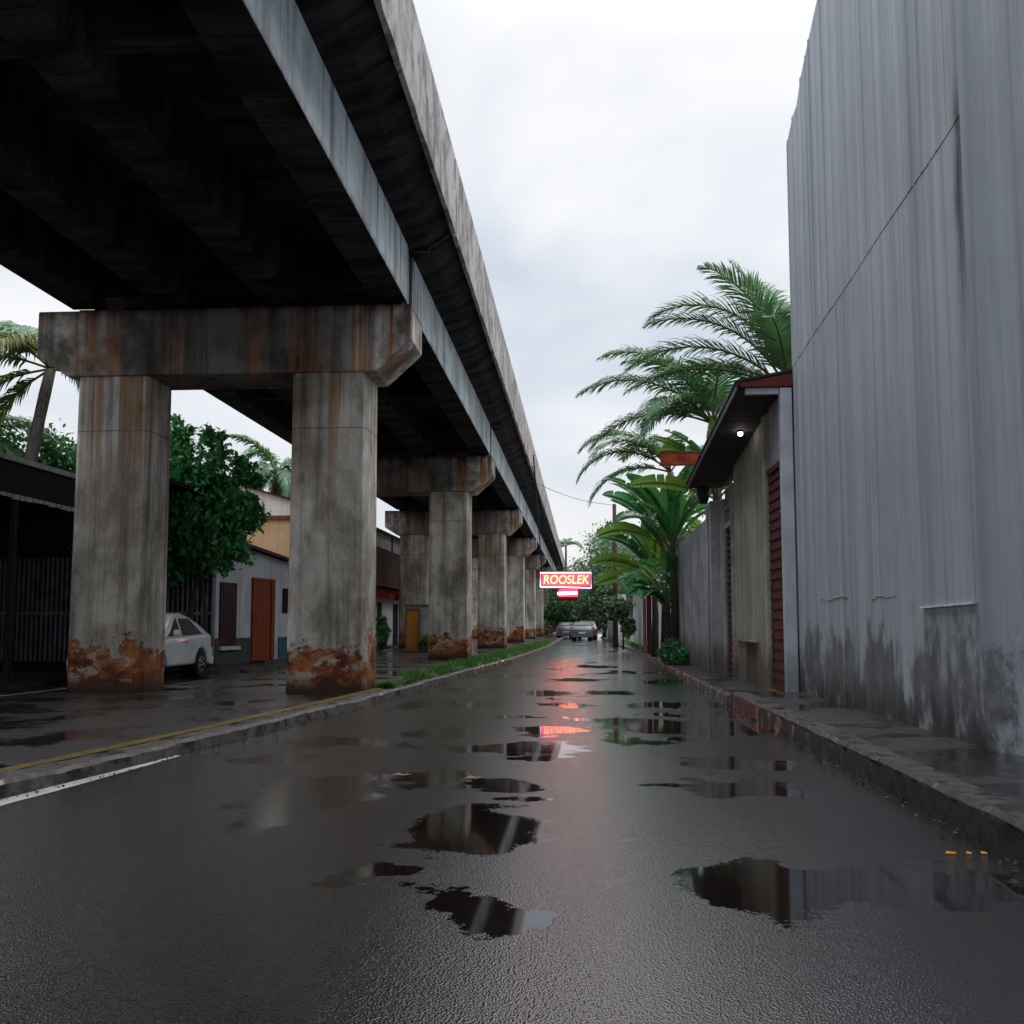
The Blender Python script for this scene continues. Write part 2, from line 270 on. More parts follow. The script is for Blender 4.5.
M = dict(
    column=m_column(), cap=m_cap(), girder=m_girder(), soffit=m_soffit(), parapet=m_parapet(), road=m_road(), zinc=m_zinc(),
    lane=m_wetground('wet_lane_asphalt', (.035, .033, .036), (.06, .056, .058), .04, .28, False, .8),
    pave=m_wetground('wet_pavement_concrete', (.034, .031, .030), (.072, .067, .064), .10, .5),
    kerb=m_wetground('kerb_stone', (.05, .045, .04), (.11, .10, .093), .2, .6, False, 2.5),
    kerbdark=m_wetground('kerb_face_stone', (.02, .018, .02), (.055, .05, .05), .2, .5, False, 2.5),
    earth=m_wetground('earth', (.03, .026, .02), (.05, .045, .03), .4, .8, False),
    steel=plain('dark_steel', (.035, .035, .04), .4, .6), blackrub=plain('rubber', (.015, .015, .016), .7), galv=plain('galvanised_strip', (.35, .36, .38), .35, .7),
    white=surf('white_plaster', (.62, .62, .64), (.74, .74, .75), 1.2, .8, .25, (.16, .15, .14), .35),
    white2=surf('dull_white_plaster', (.55, .58, .62), (.68, .71, .75), 1.2, .8, .35, (.12, .12, .12), .3),
    plinth=plain('grey_plinth_paint', (.085, .085, .095), .7), bluep=plain('blue_plinth_paint', (.05, .12, .22), .6),
    reddoor=m_roller('red_brown_door_paint', (.22, .045, .014), (.32, .065, .02)), maroon=plain('maroon_paint', (.055, .010, .014), .5),
    roller=m_roller('oxblood_shutter', (.045, .008, .008), (.085, .015, .013)),
    orange=surf('orange_plaster', (.85, .50, .26), (.92, .62, .36), 1, .8, .2, (.25, .12, .05), .2),
    beige=surf('beige_board', (.27, .25, .21), (.38, .36, .31), 1.3, .75, .55, (.075, .065, .055), .75, .3, sst=(5, 5, .2)),
    greyboard=surf('grey_board', (.27, .27, .29), (.42, .42, .45), 1.2, .7, .6, (.07, .06, .055), .8, .3, sst=(4, 4, .25)),
    trimwhite=surf('pale_trim_paint', (.40, .44, .50), (.52, .56, .62), 2, .6, .3, (.10, .12, .12), .5, .15),
    soffitwood=surf('brown_soffit_board', (.045, .035, .033), (.075, .058, .053), 2, .8, .3, (.02, .016, .015), 0, .3),
    roofdark=plain('dark_roof_sheet', (.035, .03, .038), .45), roofred=plain('red_roof_edge', (.16, .03, .025), .5),
    darkshed=plain('black_shed_board', (.012, .012, .014), .7), corr=plain('dark_corrugated_metal', (.20, .205, .25), .45, .35, .5, 3),
    valance=plain('pale_valance', (.5, .5, .52), .6), rustboard=surf('rusty_red_board', (.24, .035, .012), (.34, .07, .02), 5, .6, .4, (.10, .03, .01), 0, .3),
    ochre=surf('ochre_door', (.36, .14, .02), (.46, .20, .035), 2, .6, .3, (.12, .05, .01), .3), balc=surf('brown_balcony_board', (.09, .06, .05), (.15, .10, .085), 2, .8, .4, (.03, .02, .02), 0),
    awn=plain('red_awning', (.30, .02, .02), .6), carw=plain('white_car_paint', (.62, .66, .70), .22, 0, .06, 2, Coat_Weight=.6), carg=plain('silver_car_paint', (.08, .10, .11), .3, .3, .1, 2),
    carw2=plain('grey_car_paint', (.10, .10, .105), .3, .3, .1, 2), card=plain('dark_red_car_paint', (.08, .02, .025), .25, 0, .1, 2), glass=plain('dark_window_glass', (.012, .014, .018), .06, 0, .2), tail=emit('tail_lamp', (1, .05, .03), .5), tailoff=plain('tail_lens', (.35, .02, .02), .2),
    rim=plain('alloy_rim', (.4, .4, .42), .3, .8), bark=bark('bark', (.07, .055, .045)), palmbark=bark('palm_bark', (.19, .165, .14)),
    leaf=m_leaf('broad_leaf', (.04, .19, .06), (.12, .42, .15), (.06, .30, .10), .34), leafdark=m_leaf('shaded_leaf', (.05, .13, .06), (.10, .21, .09), (.08, .20, .10), .5),
    leafpale=m_leaf('grey_green_leaf', (.12, .20, .12), (.22, .32, .20), (.17, .27, .19), .5), palm=m_leaf('palm_leaf', (.06, .16, .07), (.14, .29, .14), (.11, .25, .14), .38, .18),
    palmy=m_leaf('yellowing_palm_leaf', (.16, .15, .04), (.22, .21, .06), None, .45), banana=m_leaf('banana_leaf', (.035, .20, .07), (.07, .30, .09), (.05, .26, .10), .28, .3),
    bananal=m_leaf('lime_banana_leaf', (.13, .28, .03), (.20, .36, .05), None, .35, .45), stem=bark('green_stem', (.05, .05, .028)), rach=plain('rachis', (.14, .15, .05), .5),
    grass=m_leaf('grass_blade', (.05, .15, .035), (.11, .25, .06), (.08, .2, .05), .5), petal=plain('white_petal', (.8, .8, .85), .5), oglint=plain('orange_glint', (.95, .38, .08), .4), dry2=plain('dark_grit', (.09, .065, .045), .6), dry=plain('dry_leaf', (.30, .16, .09), .7),
    whitep=surf('worn_white_paint', (.50, .50, .52), (.62, .62, .64), 3, .4, .2, (.08, .08, .08), 0), yellowp=surf('mossy_yellow_paint', (.17, .12, .02), (.10, .085, .02), 3.5, .45, .5, (.03, .03, .012), 0, fine=60),
    redkerb=plain('faded_red_kerb', (.085, .016, .022), .4), lamp=emit('lamp_glow', (1, .97, .92), 14), terracotta=plain('terracotta', (.25, .1, .05), .8), pot=plain('dark_pot', (.03, .035, .035), .5), blackm=plain('matte_black', (.01, .01, .011), .8),
    neonred=emit('neon_red_panel', (1, .05, .07), 2.6), neonletter=emit('neon_letters', (1, .55, .25), 2.2), neonframe=emit('neon_pink_tube', (1, .55, .75), 2.4), neonorange=emit('neon_orange_tube', (1, .26, .14), 34),
    neoncase=plain('purple_halo_case', (.10, .03, .10), .35), pole=bark('pole_wood', (.11, .05, .04)), wire=plain('wire', (.03, .03, .03), .6))

# ------------------------------------------------------------------ mesh helpers
class MB:
    def __init__(s): s.v = []; s.f = []
    def face(s, pts):
        n = len(s.v); s.v += [tuple(p) for p in pts]; s.f.append(tuple(range(n, n+len(pts))))
    def hexa(s, p):   # 8 points: bottom 4 (ccw from above), top 4
        n = len(s.v); s.v += [tuple(q) for q in p]
        for f in ((0, 3, 2, 1), (4, 5, 6, 7), (0, 1, 5, 4), (1, 2, 6, 5), (2, 3, 7, 6), (3, 0, 4, 7)): s.f.append(tuple(n+i for i in f))
        return s
    def box(s, x0, x1, y0, y1, z0, z1):
        return s.hexa([(x0, y0, z0), (x1, y0, z0), (x1, y1, z0), (x0, y1, z0), (x0, y0, z1), (x1, y0, z1), (x1, y1, z1), (x0, y1, z1)])
    def prism(s, poly, a0, a1, axis='y'):
        """extrude a polygon given in the two other axes"""
        def P(p, a):
            if axis == 'y': return (p[0], a, p[1])
            if axis == 'x': return (a, p[0], p[1])
            return (p[0], p[1], a)
        n = len(s.v); k = len(poly); s.v += [P(p, a0) for p in poly]+[P(p, a1) for p in poly]
        s.f.append(tuple(range(n, n+k))); s.f.append(tuple(range(n+2*k-1, n+k-1, -1)))
        for i in range(k): j = (i+1) % k; s.f.append((n+i, n+k+i, n+k+j, n+j))
        return s
    def tube(s, pts, rad, seg=8, cap=True):
        pts = [Vector(p) for p in pts]; rad = rad if isinstance(rad, (list, tuple)) else [rad]*len(pts); n0 = len(s.v)
        for i, p in enumerate(pts):
            dv = (pts[min(i+1, len(pts)-1)]-pts[max(i-1, 0)]).normalized()
            a = dv.cross(Vector((0, 0, 1)) if abs(dv.z) < .9 else Vector((1, 0, 0))).normalized(); b = dv.cross(a)
            for k in range(seg):
                t = 2*math.pi*k/seg; s.v.append(tuple(p+(a*math.cos(t)+b*math.sin(t))*rad[i]))
        for i in range(len(pts)-1):
            for k in range(seg):
                a0 = n0+i*seg+k; a1 = n0+i*seg+(k+1) % seg; s.f.append((a0, a1, a1+seg, a0+seg))
        if cap: s.f.append(tuple(n0+k for k in range(seg))[::-1]); s.f.append(tuple(n0+(len(pts)-1)*seg+k for k in range(seg)))
        return s
    def build(s, name, mat, parent=None, smooth=False, bevel=0, loc=(0, 0, 0), fix=True, segs=2):
        me = bpy.data.meshes.new(name); me.from_pydata(s.v, [], s.f); me.update()
        if fix and len(s.f) < 6000:
            bm = bmesh.new(); bm.from_mesh(me); bmesh.ops.recalc_face_normals(bm, faces=bm.faces); bm.to_mesh(me); bm.free()
        me.materials.append(mat)
        if smooth: me.polygons.foreach_set('use_smooth', [True]*len(me.polygons))
        o = bpy.data.objects.new(name, me); C.objects.link(o); o.location = loc
        if parent: o.parent = parent
        if bevel:
            b = o.modifiers.new('b', 'BEVEL'); b.width = bevel; b.segments = segs; b.limit_method = 'ANGLE'; b.angle_limit = R(35)
        return o
def tag(o, label=None, cat=None, group=None, kind=None):
    if label: o['label'] = label
    if cat: o['category'] = cat
    if group: o['group'] = group
    if kind: o['kind'] = kind
    return o
def empty(name, label, cat, loc=(0, 0, 0), rz=0, group=None):
    o = bpy.data.objects.new(name, None); C.objects.link(o); o.location = loc; o.rotation_euler = (0, 0, rz); o.empty_display_size = .3
    return tag(o, label, cat, group)
def st(o): o['kind'] = 'structure'; return o
def jit(a): return random.uniform(-a, a)

# ------------------------------------------------------------------ ground
b = MB(); b.face([(-400, -60, -.05), (400, -60, -.05), (400, 900, -.05), (-400, 900, -.05)]); st(b.build('ground', M['earth']))
b = MB(); b.face([(-5.6, -12, 0), (2.7, -12, 0), (2.7, 130, 0), (-5.6, 130, 0)]); st(b.build('road', M['road']))
# left kerb line (inner edge against the road)
KL = [(-5.2, -12), (-4.8, 0), (-4.55, 4), (-4.34, 7.3), (-4.12, 9.1), (-3.93, 11), (-3.72, 13.3), (-3.49, 15.7), (-3.30, 19), (-3.08, 23.4), (-2.75, 29), (-2.41, 34.5), (-2.05, 44), (-1.78, 54.7), (-1.6, 75), (-1.55, 130)]
def klx(y):
    for (x0, y0), (x1, y1) in zip(KL, KL[1:]):
        if y0 <= y <= y1: return x0+(x1-x0)*(y-y0)/(y1-y0)
    return KL[-1][0]
def strip(name, mat, ys, f0, f1, z, kind=True, jx=0, jz=0):
    b = MB(); n = len(ys)
    for y in ys:
        b.v.append((f0(y)+jit(jx), y, z+jit(jz))); b.v.append((f1(y)+jit(jx), y, z+jit(jz)))
    for i in range(n-1): b.f.append((2*i, 2*i+1, 2*i+3, 2*i+2))
    o = b.build(name, mat)
    return st(o) if kind else o
ys = [-12+i*.5 for i in range(285)]
strip('lane', M['lane'], ys, lambda y: -13.5, lambda y: klx(y)-.05, .10)
# kerb as a chipped stone strip
def kerb(name, mat, fx, z1, wid, ys, side, jt=.012):
    b = MB()
    for y in ys:
        x = fx(y); j = jit(jt)+(.02*math.sin(y*1.7)+.015*math.sin(y*4.1))*(1 if side < 0 else .2); zz = z1+jit(jt)*.7
        s_ = side
        b.v += [(x+j, y, -.03), (x+j+s_*.012, y, zz-.035), (x+s_*.045+j, y, zz), (x+s_*wid, y, zz+jit(.004)), (x+s_*wid, y, -.03)]
    for i in range(len(ys)-1):
        for k in range(4): b.f.append((5*i+k, 5*i+k+1, 5*i+k+6, 5*i+k+5))
    b.f.append((0, 1, 2, 3, 4)); o = b.build(name, mat); return st(o)
ysf = [-12+i*.18 for i in range(780)]
kerb('kerb', M['kerb'], klx, .13, .30, ysf, -1, .010)
strip('kerb_yellow_line', M['yellowp'], ys[:62], lambda y: klx(y)-.44, lambda y: klx(y)-.27, .136, jx=.012)
strip('road_white_line', M['whitep'], [4+i*.2 for i in range(30)], lambda y: klx(y)+.03, lambda y: klx(y)+.20-max(0, y-7.6)*.05, .004, jx=.004)
def krx(y): return 2.38+.0012*y
kerb('kerb', M['kerb'], krx, .215, .24, [y for y in ysf if y < 16.6], 1, .008)
kerb('kerb', M['redkerb'], lambda y: krx(y)-.004, .20, .1, [14.2+i*.15 for i in range(16)], 1, .003)
kerb('kerb', M['kerb'], lambda y: krx(y)+.03-.012*max(0, y-30), .12, .16, [y for y in ysf if 17.0 < y < 95], 1, .012)
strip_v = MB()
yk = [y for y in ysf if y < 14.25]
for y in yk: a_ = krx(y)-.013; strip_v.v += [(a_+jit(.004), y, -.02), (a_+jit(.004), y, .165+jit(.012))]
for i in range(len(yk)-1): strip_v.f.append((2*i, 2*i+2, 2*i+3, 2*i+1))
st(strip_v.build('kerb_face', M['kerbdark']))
b = MB(); b.hexa([(2.38, 16.55, -.03), (2.62, 16.55, -.03), (2.7, 17.2, -.03), (2.44, 17.2, -.03), (2.40, 16.55, .20), (2.62, 16.55, .205), (2.7, 17.2, .12), (2.46, 17.2, .12)]); st(b.build('kerb', M['kerb'], bevel=.01))
b = MB(); b.face([(2.60, -12, .205), (6, -12, .205), (6, 16.6, .205), (2.60, 16.6, .205)]); b.face([(2.60, 16.6, .205), (6, 16.6, .205), (6, 17.4, .13), (2.58, 17.4, .125)]); b.face([(2.58, 17.4, .125), (6, 17.4, .13), (6, 95, .12), (1.8, 95, .115)])
st(b.build('pavement', M['pave']))
# scored joints on the near pavement
b = MB()
for y in (1.0, 6.1, 11.3): b.box(2.62, 3.6, y, y+.012, .2055, .2075)
st(b.build('pavement_joint', M['blackm']))
# far left pavement beyond the lane
FP = [(-13.4, -12), (-10.6, 10), (-10.5, 23.2), (-8.7, 23.7), (-8.3, 24.6), (-7.9, 30), (-8.9, 31), (-9.6, 40), (-9.6, 130)]
b = MB(); k = len(FP)
for (x, y) in FP: b.v += [(x, y, .05), (x, y, .19), (x-.12, y, .20), (-30, y, .19)]
for i in range(k-1):
    for q in range(3): b.f.append((4*i+q, 4*i+q+1, 4*i+q+5, 4*i+q+4))
st(b.build('pavement', M['pave']))
strip('lane_line', M['whitep'], [6+i*.5 for i in range(27)], lambda y: -10.05+.02*y, lambda y: -9.95+.02*y, .104)
strip('lane_line', M['yellowp'], [19+i*.5 for i in range(20)], lambda y: -8.1, lambda y: -8.0, .1045)

# ------------------------------------------------------------------ viaduct
via = empty('viaduct', 'long stained concrete viaduct on paired columns running above the left side of the wet street', 'viaduct', (0, 17.3, 0))
def column_mesh():
    b = MB(); c = .09
    P = [(-.7+c, 0), (.7-c*.6, 0), (.7, c*1.6), (.7, 1.08-c), (.7-c, 1.08), (-.7+c, 1.08), (-.7, 1.08-c), (-.7, c)]
    zs = [0, .3, .8, 1.6, 3, 4.77, 4.79, 5.74]
    for i, z in enumerate(zs):
        for x, y in P: b.v.append((x*(1.0-.006*z), y, z))
    n = len(P)
    for i in range(len(zs)-1):
        for k in range(n): b.f.append((i*n+k, i*n+(k+1) % n, (i+1)*n+(k+1) % n, (i+1)*n+k))
    b.f.append(tuple(range(n))[::-1]); b.f.append(tuple((len(zs)-1)*n+k for k in range(n)))
    return b
Z0 = .09
def make_pier():
    # local origin: pier front at y=0
    cp = MB(); xs = 0
    poly = [(-9.3, 5.78), (-3.64, 5.78), (-3.0, 6.37), (-3.0, 7.0), (-9.9, 7.0), (-9.9, 6.17)]
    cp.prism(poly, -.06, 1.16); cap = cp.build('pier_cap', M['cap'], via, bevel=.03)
    for xc in (-8.47, -4.49):
        c = column_mesh().build('column', M['column'], cap, bevel=.012); c.location = (xc, 0, Z0)
    # bearing plinths
    for xg in (-9.0, -7.32, -5.32, -3.42):
        for yy in (.22, .78):
            m = MB(); m.box(xg-.2, xg+.2, yy-.13, yy+.13, 7.0, 7.06); m.build('bearing', M['blackrub'], cap)
    return cap
pier0 = make_pier()
SP = 16.2
def copy_tree(o, parent=None):
    c = o.copy(); C.objects.link(c); c.parent = parent
    for ch in list(o.children): copy_tree(ch, c)
    return c
for i in [-2, -1]+list(range(1, 9)):
    c = copy_tree(pier0, via); c.location = (0, SP*i, 0)
def make_span():
    # local origin y=0 at start joint; span length SP-.1
    L = SP-.11; b = MB()
    # deck slab with haunched cantilevers
    poly = [(-10.6, 8.46), (-9.9, 8.30), (-9.4, 8.12), (-3.1, 8.12), (-2.75, 8.22), (-2.34, 8.50), (-2.34, 8.75), (-10.6, 8.75)]
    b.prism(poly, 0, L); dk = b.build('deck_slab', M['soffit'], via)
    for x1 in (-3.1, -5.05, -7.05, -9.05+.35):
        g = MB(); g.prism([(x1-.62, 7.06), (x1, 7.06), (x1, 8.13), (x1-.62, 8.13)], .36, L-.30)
        go = g.build('girder', M['girder'] if x1 == -3.1 else M['soffit'], dk, bevel=.02)  # inner girders take darker concrete, under-deck shade put into the colour
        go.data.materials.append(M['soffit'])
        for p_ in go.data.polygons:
            if p_.normal.z < -.5: p_.material_index = 1   # shade on the underside put in as darker concrete
    for yy in (.25, L/2-.15, L-.55):
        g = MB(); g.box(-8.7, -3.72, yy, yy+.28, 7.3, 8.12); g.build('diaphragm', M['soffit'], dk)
    for s_ in (0, 1):
        x = -2.34 if s_ == 0 else -10.6; d_ = 1 if s_ == 0 else -1
        p = MB(); ny = 46
        # lower fascia and set-back upper parapet, chipped lower arris
        pr_ = [(x+d_*.0, 8.42), (x+d_*.07, 8.44), (x+d_*.07, 9.22), (x+d_*.055, 9.24), (x+d_*.05, 9.26), (x+d_*.05, 9.93), (x-d_*.18, 9.95), (x-d_*.18, 8.74), (x, 8.74)]
        n = len(pr_)
        for i in range(ny+1):
            y = L*i/ny
            for k, (a, z) in enumerate(pr_):
                jz = jit(.016) if k in (0, 1) else 0; jx_ = jit(.008) if k == 1 else 0
                p.v.append((a+jx_, y, z+jz))
        for i in range(ny):
            for k in range(n): p.f.append((i*n+k, i*n+(k+1) % n, (i+1)*n+(k+1) % n, (i+1)*n+k))
        p.f.append(tuple(range(n))); p.f.append(tuple(ny*n+k for k in range(n))[::-1])
        p.build('parapet', M['parapet'], dk)
    # metal joint strips at the far end of the outer girder and under the cantilever
    for y0_, y1_ in ((L-.27, L-.20), (L+.22, L+.32)):
        q = MB(); q.box(-3.16, -3.10, y0_, y1_, 7.06, 8.1); q.build('joint_strip', M['galv'], dk)
    q = MB(); q.box(-3.6, -3.22, L-.28, L+.44, 7.07, 8.11); q.build('joint_block', M['blackm'], dk)
    q = MB()
    q.hexa([(-2.75, L-.06, 8.16), (-2.33, L-.06, 8.44), (-2.33, L+.0, 8.44), (-2.75, L+.0, 8.16), (-2.75, L-.06, 8.2), (-2.33, L-.06, 8.48), (-2.33, L, 8.48), (-2.75, L, 8.2)])
    q.box(-3.06, -2.76, L-.06, L, 8.10, 8.16); q.build('joint_strip', M['steel'], dk)
    return dk
span0 = make_span(); span0.location = (0, .5, 0)
for i in [-3, -2, -1]+list(range(1, 8)):
    c = copy_tree(span0, via); c.location = (0, .5+SP*i, 0)

# ------------------------------------------------------------------ big wall (right)
bw = empty('warehouse', 'tall blue-grey sheet wall with black damp foot filling the right side of the street', 'warehouse', (3.6, 12, .2))
def W(o): o.parent = bw; o.matrix_parent_inverse = Matrix.Translation((-3.6, -12, -.2)); return o
def ztop(y): return 9.50+(16.8-y)*.44
def zlap(y): return 5.63+(16.8-y)*.058 if y > 9.3 else 6.07+(9.3-y)*.02
b = MB()   # lower sheet with shallow irregular ribs
def ribline(y0, y1, seed):
    r = random.Random(seed); y = y0; pts = [(y, 0)]
    while y < y1-.3:
        y += r.uniform(.22, .46); d_ = r.uniform(.008, .022); w_ = r.uniform(.012, .03)
        if y+w_*2 < y1: pts += [(y, 0), (y+w_, -d_), (y+2*w_, 0)] if r.random() < .6 else [(y, 0), (y+.006, d_*.8), (y+.014, 0)]
        y += 2*w_
    pts.append((y1, 0)); return pts
def sheet(x, y0, y1, zf0, zf1, seed, thick=.12, n=10):
    b = MB(); pts = ribline(y0, y1, seed); r = random.Random(seed+5); ph = r.uniform(0, 6)
    cols = n
    for j in range(cols+1):
        for (y, dx) in pts:
            z = zf0(y)+(zf1(y)-zf0(y))*j/cols
            b.v.append((x+dx+.006*math.sin(y*1.9+ph), y, z))
    m = len(pts)
    for j in range(cols):
        for i in range(m-1): b.f.append((j*m+i, j*m+i+1, (j+1)*m+i+1, (j+1)*m+i))
    # back and rims
    t = len(b.v)
    for (y, dx) in pts: b.v.append((x+thick, y, zf0(y))); b.v.append((x+thick, y, zf1(y)))
    for i in range(m-1):
        b.f.append((t+2*i, t+2*i+1, t+2*i+3, t+2*i+2)); b.f.append((i, t+2*i, t+2*i+2, i+1)); k = cols*m; b.f.append((k+i, k+i+1, t+2*i+3, t+2*i+1))
    for j in range(cols): 
        pass
    b.f.append(tuple([j*m for j in range(cols+1)]+[t+1, t])); b.f.append(tuple([j*m+m-1 for j in range(cols+1)][::-1]+[t+2*(m-1), t+2*(m-1)+1]))
    return b
W(sheet(3.555, 9.06, 16.8, lambda y: .2, zlap, 3).build('lower_sheet', M['zinc'], fix=True))
W(sheet(3.548, 9.30, 16.82, lambda y: zlap(y)-.03, lambda y: ztop(y) if not (15.93 < y < 16.12) else ztop(y)-.12, 8).build('upper_sheet', M['zinc']))
W(sheet(3.550, 9.06, 9.285, lambda y: zlap(y)-.03, ztop, 9).build('upper_sheet', M['zinc']))
b = MB(); b.hexa([(3.50, 9.02, .19), (3.62, 9.02, .19), (3.62, 9.12, .19), (3.50, 9.12, .19), (3.50, 9.02, 13), (3.62, 9.02, 13), (3.62, 9.12, 12.9), (3.50, 9.12, 12.9)]); W(b.build('corner_flashing', M['zinc'], bevel=.012))
b = MB(); b.hexa([(3.50, 9.02, .19), (3.74, 8.62, .19), (3.84, 8.7, .19), (3.6, 9.06, .19), (3.50, 9.02, 13), (3.74, 8.62, 13), (3.84, 8.7, 13), (3.6, 9.06, 13)]); W(b.build('return_panel', M['zinc']))
W(sheet(3.75, 7.0, 8.66, lambda y: 6.1, lambda y: 13., 23).build('upper_sheet', M['zinc']))
W(sheet(3.76, -6, 8.7, lambda y: .19, lambda y: 13., 21).build('lower_sheet', M['zinc']))
b = MB(); b.box(3.70, 14, -6, 16.78, .1, 9.6); W(b.build('building_core', M['zinc']))
b = MB(); b.box(3.42, 3.53, 16.80, 16.95, .12, 5.3); 
# low hood ledge and patched edges on the foot of the wall
b = MB(); b.hexa([(3.51, 9.30, 1.48), (3.56, 9.30, 1.48), (3.56, 10.72, 1.46), (3.51, 10.72, 1.46), (3.515, 9.30, 1.50), (3.56, 9.30, 1.505), (3.56, 10.72, 1.485), (3.515, 10.72, 1.48)]); W(b.build('drip_ledge', M['trimwhite']))
for y0, y1, z in ((11.6, 12.6, 1.62), (13.7, 15.2, 1.66)):
    b = MB(); n = 7
    for i in range(n): 
        ya = y0+(y1-y0)*i/n; yb = y0+(y1-y0)*(i+1)/n; za = z+jit(.02)
        b.hexa([(3.538, ya, za), (3.56, ya, za), (3.56, yb, za), (3.538, yb, za), (3.543, ya, za+.004), (3.56, ya, za+.004), (3.56, yb, za+.004), (3.543, yb, za+.004)])
    W(b.build('peeled_edge', M['zinc']))

# ------------------------------------------------------------------ shed with roller shutter
sh = empty('shop_shed', 'beige board shed with dark red roller shutter and deep eaves beside the tall wall', 'shed', (3.4, 20, .13))
def S(o, par=None):
    if par: o.parent = par
    else: o.parent = sh; o.matrix_parent_inverse = Matrix.Translation((-3.4, -20, -.13))
    return o
XF = 3.40
def zr(y): return 5.29-(y-16.9)*.083      # soffit height
b = MB(); b.box(XF+.06, 8, 16.95, 24.3, .1, 4.5); S(b.build('wall', M['beige']))
b = MB()   # boards right of the second door up to the shutter (Y 18.7 - 22.6)
y = 18.75
while y < 22.5:
    w_ = random.choice([.24, .27, .30]); b.box(XF+jit(.004), XF+.08, y, min(y+w_-.012, 22.5), .98 if y > 19.6 else .12, zr(y)-.02); y += w_
S(b.build('board_cladding', M['beige'], bevel=.005))
b = MB(); b.box(XF-.045, XF+.09, 18.42, 18.73, .12, zr(18.5)-.02); S(b.build('post', M['beige'], bevel=.01))
b = MB(); b.box(XF-.05, 3.545, 16.84, 17.02, .12, 5.27); S(b.build('corner_board', M['trimwhite'], bevel=.008))
b = MB(); b.box(2.78, XF-.062, 16.88, 16.96, 5.17, 5.28); S(b.build('eave_beam', M['trimwhite'], bevel=.006))
# shutter: horizontal lapped slats
b = MB(); z = .16
while z < 3.98:
    b.hexa([(XF+.0, 17.04, z), (XF+.07, 17.04, z), (XF+.07, 18.40, z), (XF+.0, 18.40, z), (XF+.03, 17.04, z+.17), (XF+.07, 17.04, z+.17), (XF+.07, 18.40, z+.17), (XF+.03, 18.40, z+.17)]); z += .175
sd = b.build('roller_shutter', M['roller']); S(sd)
b = MB(); b.box(XF-.02, XF+.06, 17.03, 18.41, 3.99, 4.09); S(b.build('shutter_lintel', M['maroon']))
b = MB(); n = 22
for i in range(n):
    ya = 17.03+i*1.38/n; b.prism([(XF+.06, ya), (XF+.0, ya+.02), (XF+.0, ya+.035), (XF+.06, ya+.055)], 4.09, 5.2, 'z')
S(b.build('corrugated_panel', M['greyboard']))
b = MB(); b.box(XF-.14, XF+.06, 17.04, 18.40, .125, .15); S(b.build('threshold', M['yellowp']))
# ledge and recess
b = MB(); b.box(XF-.07, XF+.1, 19.6, 22.2, .94, .98); S(b.build('ledge', M['beige'], bevel=.004))
b = MB(); b.box(XF+.0, XF+.08, 19.6, 19.75, .12, .94); S(b.build('pier_board', M['beige'])); b = MB(); b.box(XF+.0, XF+.08, 21.3, 22.3, .12, .94); S(b.build('pier_board', M['beige']))
b = MB(); b.box(XF+.05, XF+.07, 19.75, 21.3, .12, .94); S(b.build('recess_panel', M['balc']))
# second louvred door
b = MB(); z = .14
while z < 3.5:
    b.hexa([(XF-.01, 22.75, z), (XF+.06, 22.75, z), (XF+.06, 23.75, z), (XF-.01, 23.75, z), (XF+.03, 22.75, z+.14), (XF+.06, 22.75, z+.14), (XF+.06, 23.75, z+.14), (XF+.03, 23.75, z+.14)]); z += .15
S(b.build('louvred_door', M['roller']))
b = MB(); b.box(XF-.05, XF+.06, 22.6, 22.73, .12, 4.3); b.box(XF-.05, XF+.06, 23.77, 23.9, .12, 4.1); b.box(XF-.04, XF+.06, 22.73, 23.77, 3.52, 3.66); b.box(XF-.04, XF+.06, 22.73, 23.77, 3.95, 4.05); S(b.build('door_frame', M['greyboard']))
# roof
b = MB()
b.hexa([(2.72, 16.86, 5.29), (3.60, 16.86, 5.29), (3.60, 24.55, zr(24.55)), (2.66, 24.55, zr(24.55)), (2.66, 16.86, 5.34), (3.60, 16.86, 5.40), (3.60, 24.55, zr(24.55)+.10), (2.62, 24.55, zr(24.55)+.05)])
S(b.build('roof', M['roofdark']))
b = MB(); b.hexa([(2.60, 16.80, 5.36), (8, 16.80, 6.35), (8, 24.6, 5.7), (2.56, 24.6, 4.71), (2.60, 16.80, 5.40), (8, 16.80, 6.40), (8, 24.6, 5.75), (2.56, 24.6, 4.75)])
S(b.build('roof_sheet', M['roofdark']))
b = MB(); b.hexa([(2.70, 16.82, 5.29), (3.6, 16.82, 5.29), (3.6, 16.855, 5.29), (2.70, 16.855, 5.29), (2.66, 16.82, 5.36), (3.6, 16.82, 5.52), (3.6, 16.855, 5.52), (2.66, 16.855, 5.36)]); S(b.build('red_bargeboard', M['roofred']))
b = MB(); b.hexa([(2.62, 16.80, 5.22), (2.655, 16.80, 5.22), (2.615, 24.6, 4.58), (2.58, 24.6, 4.58), (2.62, 16.80, 5.355), (2.655, 16.80, 5.355), (2.615, 24.6, 4.705), (2.58, 24.6, 4.705)]); S(b.build('fascia', M['roofdark']))
b = MB(); y = 17.0
while y < 24.4:
    b.hexa([(2.66, y, zr(y)-.016), (XF+.05, y, zr(y)-.016), (XF+.05, y+.36, zr(y+.36)-.016), (2.66, y+.36, zr(y+.36)-.016), (2.66, y, zr(y)+.005), (XF+.05, y, zr(y)+.005), (XF+.05, y+.36, zr(y+.36)+.005), (2.66, y+.36, zr(y+.36)+.005)]); y += .385
S(b.build('soffit_boards', M['soffitwood']))
b = MB(); b.tube([(3.1, 19.5, 5.055), (3.1, 19.5, 5.02)], [.06, .045], 12); l = b.build('lamp_holder', M['steel']); S(l)
